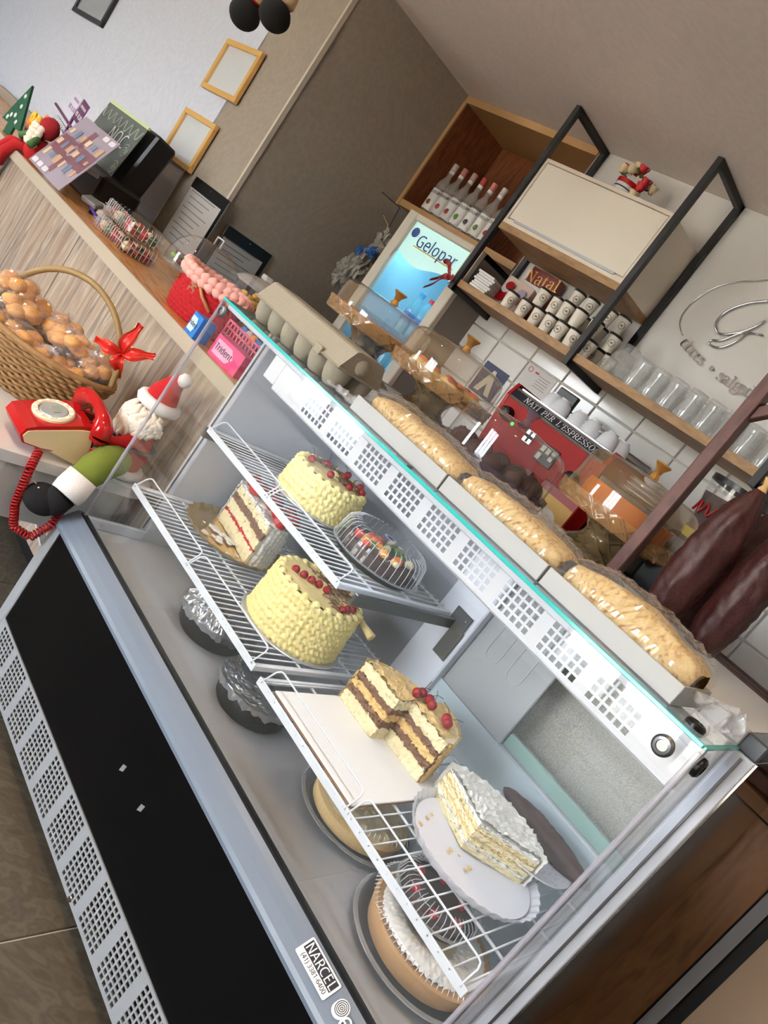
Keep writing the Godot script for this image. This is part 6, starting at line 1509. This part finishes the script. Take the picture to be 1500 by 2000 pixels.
	var g := thing("drinking_glass", "clear drinking glass standing upside down in the rows on the wall shelf", "glass", Vector3(-1.42, Y, -2.545), 0, "drinking glasses on the wall shelf")
	st = S(); lathe(st, [Vector2(0.031, 0.0), Vector2(0.034, 0.03), Vector2(0.031, 0.06), Vector2(0.034, 0.09), Vector2(0.033, 0.112), Vector2(0.0, 0.114)], 24, Transform3D.IDENTITY, 0, TAU, 0.02, 10); lathe(st, [Vector2(0.0, 0.1), Vector2(0.03, 0.1), Vector2(0.028, 0.0)], 24); obj("tumbler", st, M.glassware, g)
	st = S(); tube(st, [Vector3(0.031, 0.001, 0), Vector3(0.0219, 0.001, 0.0219), Vector3(0, 0.001, 0.031), Vector3(-0.0219, 0.001, 0.0219), Vector3(-0.031, 0.001, 0), Vector3(-0.0219, 0.001, -0.0219), Vector3(0, 0.001, -0.031), Vector3(0.0219, 0.001, -0.0219)], 0.0016, 5, true); obj("rim", st, clear(rgb(240, 240, 238), 0.6, 0.05), g)
	for i in range(1, 22):
		var r := i % 3; var k := i / 3
		dup(g, Vector3(-1.42 + 0.078 * k + 0.012 * r, Y, -2.545 - 0.078 * r), 17.0 * i)

# ---------------------------------------------------------------- chrome lettering and notices on the wall
func build_sign():
	var t := thing("wall_sign", "chrome script lettering with an oval line on the white wall above the glasses", "sign", Vector3.ZERO)
	var Z := -2.792
	var curve := func(pts: Array, r: float, nm: String):
		var c := Curve3D.new()
		for p in pts: c.add_point(Vector3(p.x, p.y, Z))
		for i in range(1, pts.size() - 1):
			var tg: Vector3 = (c.get_point_position(i + 1) - c.get_point_position(i - 1)) * 0.18
			c.set_point_in(i, -tg); c.set_point_out(i, tg)
		var pp := []
		for v in c.tessellate(3, 4): pp.append(v)
		var st := S(); tube(st, pp, r, 6); obj(nm, st, M.chrome, t)
	curve.call([Vector2(-1.381, 2.310), Vector2(-1.426, 2.284), Vector2(-1.473, 2.258), Vector2(-1.527, 2.210), Vector2(-1.560, 2.148), Vector2(-1.572, 2.083), Vector2(-1.556, 2.032), Vector2(-1.511, 1.996)], 0.0022, "oval_line")
	curve.call([Vector2(-1.314, 2.253), Vector2(-1.335, 2.239), Vector2(-1.385, 2.205), Vector2(-1.425, 2.157), Vector2(-1.438, 2.111), Vector2(-1.424, 2.077), Vector2(-1.390, 2.067), Vector2(-1.342, 2.097), Vector2(-1.307, 2.137), Vector2(-1.287, 2.179)], 0.005, "script_stroke")
	curve.call([Vector2(-1.307, 2.137), Vector2(-1.316, 2.092), Vector2(-1.336, 2.048), Vector2(-1.366, 2.020), Vector2(-1.400, 2.016), Vector2(-1.404, 2.032), Vector2(-1.371, 2.049), Vector2(-1.326, 2.105), Vector2(-1.258, 2.130)], 0.004, "script_stroke")
	for i in 17:
		var ch := "doces • salgados "[i]
		if ch == " ": continue
		var x := -1.478 + 0.0245 * i
		var y := 1.935 + 0.65 * pow(x + 1.22, 2.0)
		words("letter", ch, 0.046, M.chrome, t, T(Vector3(x, y, Z + 0.004), 0, 0, rad_to_deg(atan(1.3 * (x + 1.22)))), serif, 0.004)
	t = thing("navy_notice", "navy square notice with a white letter A on the tiles", "notice", Vector3(-2.13, 1.425, -2.7965))
	var st := S(); bx(st, Vector3.ZERO, Vector3(0.15, 0.15, 0.002)); obj("card", st, mat(rgb(44, 50, 84), 0.5), t)
	st = S(); prism(st, [Vector2(-0.05, -0.06), Vector2(-0.02, -0.06), Vector2(0.0, -0.01), Vector2(0.02, -0.06), Vector2(0.05, -0.06), Vector2(0.008, 0.055), Vector2(-0.008, 0.055)], 0.001, 0.002); obj("letter", st, mat(rgb(206, 196, 170), 0.6), t)
	t = thing("white_notice", "white printed safety notice on the tiles above the coffee machine", "notice", Vector3(-1.925, 1.545, -2.7965))
	st = S(); bx(st, Vector3.ZERO, Vector3(0.17, 0.10, 0.002)); obj("sheet", st, mat(rgb(206, 202, 198), 0.6), t)
	st = S()
	for i in 5: bx(st, Vector3(0.03, 0.025 - 0.012 * i, 0.0013), Vector3(0.07 - 0.01 * (i % 2), 0.003, 0.0004))
	obj("typed_lines", st, mat(rgb(140, 134, 134), 0.7), t)
	st = S(); var ring := []
	for i in 16: ring.append(Vector3(-0.06 + cos(TAU * i / 16) * 0.011, 0.03 + sin(TAU * i / 16) * 0.011, 0.0015))
	tube(st, ring, 0.0014, 4, true); bx(st, Vector3(-0.02, 0.03, 0.0013), Vector3(0.022, 0.008, 0.0004)); obj("warning_mark", st, mat(rgb(180, 50, 50), 0.6), t)

# ---------------------------------------------------------------- back counter with the coffee machine
func build_back_counter():
	var t := thing("back_counter", "wooden back counter with panelled front under the tiled wall", "counter", Vector3.ZERO)
	pbox("worktop", Vector3(-2.38, 0.965, -2.795), Vector3(2.4, 1.0, -2.19), M.wood_cabinet, t, 0.002)
	pbox("cabinet", Vector3(-2.38, 0.1, -2.79), Vector3(-0.066, 0.965, -2.22), M.black, t)
	var x := -2.38
	for x1 in [-1.8, -1.22, -0.64, -0.066]:
		pbox("front_panel", Vector3(x + 0.003, 0.1, -2.22), Vector3(x1 - 0.003, 0.96, -2.2), M.wood_cabinet, t, 0.001); x = x1
	pbox("end_strip", Vector3(-0.064, 0.0, -2.79), Vector3(-0.034, 0.965, -2.195), M.grey_paint, t)
	pbox("gap_panel", Vector3(-0.034, 0.0, -2.79), Vector3(0.0, 0.965, -2.24), M.black, t)
	pbox("pale_cabinet", Vector3(0.0, 0.0, -2.79), Vector3(2.4, 0.965, -2.2), mat(rgb(168, 142, 116), 0.6), t)
	pbox("toe_kick", Vector3(-2.38, 0.0, -2.78), Vector3(-0.066, 0.1, -2.27), M.black, t)
	# coffee machine
	t = thing("espresso_machine", "red espresso machine with black lettered strip and two knobs", "coffee machine", Vector3(-1.47, 1.0, -2.4))
	pbox("body", Vector3(-0.235, 0.05, -0.38), Vector3(0.235, 0.425, -0.12), M.dark_red, t, 0.008)
	var st := S()
	var side := Transform3D(Basis(Vector3(0, 0, 1), Vector3(0, 1, 0), Vector3(-1, 0, 0)), Vector3.ZERO)
	prism(st, [Vector2(-0.36, 0.20), Vector2(-0.03, 0.20), Vector2(-0.012, 0.26), Vector2(0.0, 0.425), Vector2(-0.02, 0.47), Vector2(-0.36, 0.47)], -0.24, 0.24, side); obj("front_housing", st, mat(rgb(164, 14, 16), 0.6), t)
	for s in [-1, 1]:
		st = S(); prism(st, [Vector2(-0.38, 0.04), Vector2(-0.02, 0.04), Vector2(0.0, 0.1), Vector2(-0.03, 0.2), Vector2(0.004, 0.43), Vector2(-0.02, 0.485), Vector2(-0.38, 0.485)], -0.008, 0.008, T(Vector3(0.247 * s, 0, 0)) * side); obj("side_panel", st, M.red, t)
	var sf := T(Vector3(0, 0.4475, -0.0095), -24.0)
	st = S(); bx(st, Vector3.ZERO, Vector3(0.482, 0.05, 0.004), 0.001, sf); obj("top_strip", st, M.steel, t)
	st = S(); bx(st, Vector3(0, 0, 0.002), Vector3(0.478, 0.03, 0.003), 0, sf); obj("letter_strip", st, M.ink, t)
	words("lettering", "NATI  PER  L'ESPRESSO", 0.024, M.paper, t, sf * T(Vector3(0, 0, 0.0042)), serif)
	for x2 in [-0.195, 0.185]:
		st = S(); lathe(st, [Vector2(0.025, 0), Vector2(0.027, 0.01), Vector2(0.022, 0.034), Vector2(0.016, 0.038), Vector2(0, 0.039)], 20, T(Vector3(x2, 0.37 if x2 < 0 else 0.325, -0.004), 90)); var kb := obj("knob", st, M.black, t)
		st = S(); lathe(st, [Vector2(0.012, 0.0385), Vector2(0.013, 0.041), Vector2(0.01, 0.0405)], 16, T(Vector3(x2, 0.37 if x2 < 0 else 0.325, -0.004), 90)); obj("knob_ring", st, M.chrome, kb)
	var gl := mat(rgb(90, 240, 130), 0.4); gl.emission_enabled = true; gl.emission = rgb(60, 230, 110); gl.emission_energy_multiplier = 1.5
	st = S(); ball(st, Vector3(-0.155, 0.35, -0.004), Vector3.ONE * 0.007, 10, 8); obj("green_lamp", st, gl, t)
	st = S(); bx(st, Vector3(-0.06, 0.35, -0.003), Vector3(0.042, 0.05, 0.008), 0.002); obj("gauge", st, M.chrome, t)
	st = S(); bx(st, Vector3(-0.06, 0.35, 0.002), Vector3(0.036, 0.012, 0.003)); bx(st, Vector3(-0.06, 0.35, 0.002), Vector3(0.008, 0.044, 0.003)); obj("gauge_face", st, M.ink, t)
	st = S(); bx(st, Vector3(0.045, 0.335, -0.003), Vector3(0.085, 0.072, 0.008), 0.002); var kp := obj("keypad", st, M.black, t)
	for i in 5:
		st = S(); bx(st, Vector3(0.02 + 0.025 * (i % 3) if i < 4 else 0.07, 0.35 - 0.032 * (i / 3) if i < 4 else 0.335, 0.002), Vector3(0.019, 0.025, 0.004), 0.001)
		obj("button", st, mat(rgb(226, 220, 200), 0.4), kp)
	st = S(); bx(st, Vector3(0.03, 0.245, -0.004), Vector3(0.03, 0.03, 0.012), 0.002); obj("switch", st, M.dark_red, t)
	pbox("drip_tray", Vector3(-0.24, 0.03, -0.36), Vector3(0.24, 0.1, 0.06), M.dark_red, t, 0.01)
	for x2 in [-0.11, 0.11]:
		st = S(); tube(st, [Vector3(x2, 0.19, -0.06), Vector3(x2, 0.15, -0.05)], 0.032, 16); tube(st, [Vector3(x2, 0.155, -0.03), Vector3(x2, 0.15, 0.06)], 0.007, 8); obj("group_head", st, M.chrome, t)
		st = S(); tube(st, [Vector3(x2, 0.152, 0.05), Vector3(x2, 0.145, 0.14)], 0.013, 10); obj("portafilter_handle", st, M.black, t)
	st = S(); for i in 2: tube(st, [Vector3(-0.23, 0.50 + 0.02 * i, -0.34), Vector3(0.23, 0.50 + 0.02 * i, -0.34)], 0.004, 6)
	obj("cup_rail", st, M.chrome, t)
	pbox("top_tray", Vector3(-0.235, 0.47, -0.36), Vector3(0.235, 0.478, -0.03), M.steel, t, 0.001)
	st = S(); bx(st, Vector3(-0.17, 0.525, -0.22), Vector3(0.10, 0.1, 0.02), 0.004, T(Vector3.ZERO, 0, 0, 0)); obj("black_card", st, M.black, t)
	# cups upside down on the machine
	var cup := thing("coffee_cup", "white coffee cup upside down on the espresso machine", "cup", Vector3(-1.60, 1.4785, -2.49), 0, "cups on the espresso machine")
	st = S(); lathe(st, [Vector2(0.038, 0.0), Vector2(0.036, 0.02), Vector2(0.03, 0.042), Vector2(0.02, 0.052), Vector2(0.02, 0.057), Vector2(0.0, 0.055)], 24); obj("bowl", st, M.enamel, cup)
	st = S(); tube(st, [Vector3(0.034, 0.012, 0), Vector3(0.052, 0.014, 0), Vector3(0.054, 0.03, 0), Vector3(0.032, 0.036, 0)], 0.004, 6); obj("handle", st, M.enamel, cup)
	for q in [[-1.535, -2.46], [-1.45, -2.47], [-1.375, -2.45], [-1.30, -2.46], [-1.50, -2.56], [-1.41, -2.57], [-1.32, -2.56], [-1.27, -2.505]]: dup(cup, Vector3(q[0], 1.4785, q[1]), q[0] * 400.0)
	# black box with plates, cutlery
	st = S(); bx(st, Vector3(-1.09, 1.20, -2.50), Vector3(0.22, 0.40, 0.24), 0.004, T()); var kb2 = tag(obj("black_counter_box", st, M.black), "tall black box on the back counter right of the coffee machine", "box")
	var pl := thing("saucer_stack", "stack of white saucers on the black counter box", "saucers", Vector3(-1.10, 1.40, -2.52))
	for i in 6:
		st = S(); lathe(st, [Vector2(0.0, 0.0), Vector2(0.035, 0.0), Vector2(0.075, 0.012), Vector2(0.074, 0.014), Vector2(0.0, 0.003)], 30, T(Vector3(0.003 * (i % 2), 0.001 + 0.009 * i, 0))); obj("saucer", st, M.glassware if i % 2 else M.enamel, pl)
	st = S(); ball(st, Vector3(0, 0.075, 0), Vector3(0.03, 0.02, 0.03), 12, 8, 0.4); obj("crumpled_napkin", st, M.paper, pl)
	# grinder
	t = thing("coffee_grinder", "black coffee grinder with clear bean hopper and yellow band", "grinder", Vector3(-0.83, 1.0, -2.45))
	st = S(); lathe(st, [Vector2(0.055, 0.40), Vector2(0.062, 0.42), Vector2(0.092, 0.56), Vector2(0.095, 0.60)], 32); obj("hopper", st, clear(rgb(214, 212, 204), 0.07, 0.05), t)
	st = S(); lathe(st, [Vector2(0.0, 0.41), Vector2(0.053, 0.41), Vector2(0.086, 0.55), Vector2(0.0, 0.56)], 28); obj("beans", st, M.choc, t)
	st = S(); lathe(st, [Vector2(0.097, 0.592), Vector2(0.098, 0.61), Vector2(0.0, 0.615)], 32); obj("hopper_lid", st, M.black, t)
	st = S(); lathe(st, [Vector2(0.058, 0.40), Vector2(0.066, 0.43)], 28); obj("yellow_band", st, mat(rgb(214, 190, 40), 0.4), t)
	st = S(); var ring := []
	for i in 24: ring.append(Vector3(cos(0.6 + i * 0.08) * 0.085, 0.50 + 0.02 * sin(i * 1.3), sin(0.6 + i * 0.08) * 0.085))
	tube(st, ring, 0.004, 5); obj("red_print", st, M.red, t)
	st = S(); bx(st, Vector3(0, 0.2, -0.02), Vector3(0.15, 0.4, 0.2), 0.015); obj("grinder_body", st, M.black, t)
	st = S(); lathe(st, [Vector2(0.045, 0.0), Vector2(0.045, 0.05), Vector2(0.04, 0.06)], 20, T(Vector3(-0.06, 0.29, 0.10), 40)); obj("dosing_chamber", st, M.chrome, t)
	st = S(); bx(st, Vector3(-0.02, 0.16, 0.12), Vector3(0.14, 0.02, 0.1), 0.004); tube(st, [Vector3(-0.06, 0.2, 0.1), Vector3(-0.09, 0.19, 0.16)], 0.012, 8); obj("fork", st, M.black, t)
	# coffee tin with gold label between the cake stands
	t = thing("coffee_tin", "gold fronted red box with round white label behind the cake stands", "box", Vector3(-1.20, 1.0, -2.24), -6)
	st = S(); bx(st, Vector3(0, 0.14, -0.045), Vector3(0.17, 0.28, 0.09), 0.003); obj("carton", st, M.red, t)
	st = S(); bx(st, Vector3(0, 0.15, 0.001), Vector3(0.165, 0.20, 0.002)); var gp := obj("gold_panel", st, mat(rgb(190, 150, 84), 0.4, 0.4), t)
	st = S(); lathe(st, [Vector2(0.0, 0.001), Vector2(0.05, 0.001), Vector2(0.05, 0)], 28, T(Vector3(0.01, 0.16, 0.002), 90)); obj("round_label", st, M.paper, gp)
	st = S(); for i in 4: bx(st, Vector3(0.01, 0.178 - 0.012 * i, 0.0035), Vector3(0.06 - 0.008 * abs(i - 1), 0.004, 0.0006))
	obj("label_print", st, M.cherry, gp)
	# dark slatted wooden box at the right end
	t = thing("slatted_wood_box", "low dark wooden box of horizontal slats on the back counter under the salami", "box", Vector3(-0.45, 1.0, -2.50))
	for i in 5: pbox("slat", Vector3(-0.27, 0.14, -0.27 + 0.108 * i), Vector3(0.9, 0.165, -0.17 + 0.108 * i), M.wood_dark, t, 0.004)
	for i in 3: pbox("front_slat", Vector3(-0.27, 0.004 + 0.046 * i, 0.262), Vector3(0.9, 0.046 + 0.046 * i, 0.28), M.wood_dark, t, 0.004)
	pbox("end_board", Vector3(-0.27, 0.0, -0.27), Vector3(-0.25, 0.14, 0.262), M.wood_dark, t)
	pbox("end_board", Vector3(0.88, 0.0, -0.27), Vector3(0.9, 0.14, 0.262), M.wood_dark, t)
	# ring hook on the tiles
	st = S(); ring = []
	for i in 18: ring.append(Vector3(-1.02 + cos(TAU * i / 18) * 0.018, 1.375 + sin(TAU * i / 18) * 0.023, -2.79))
	tube(st, ring, 0.006, 8, true); tag(obj("ring_hook", st, M.black_metal), "small dark oval ring fixed to the tiles", "hook")
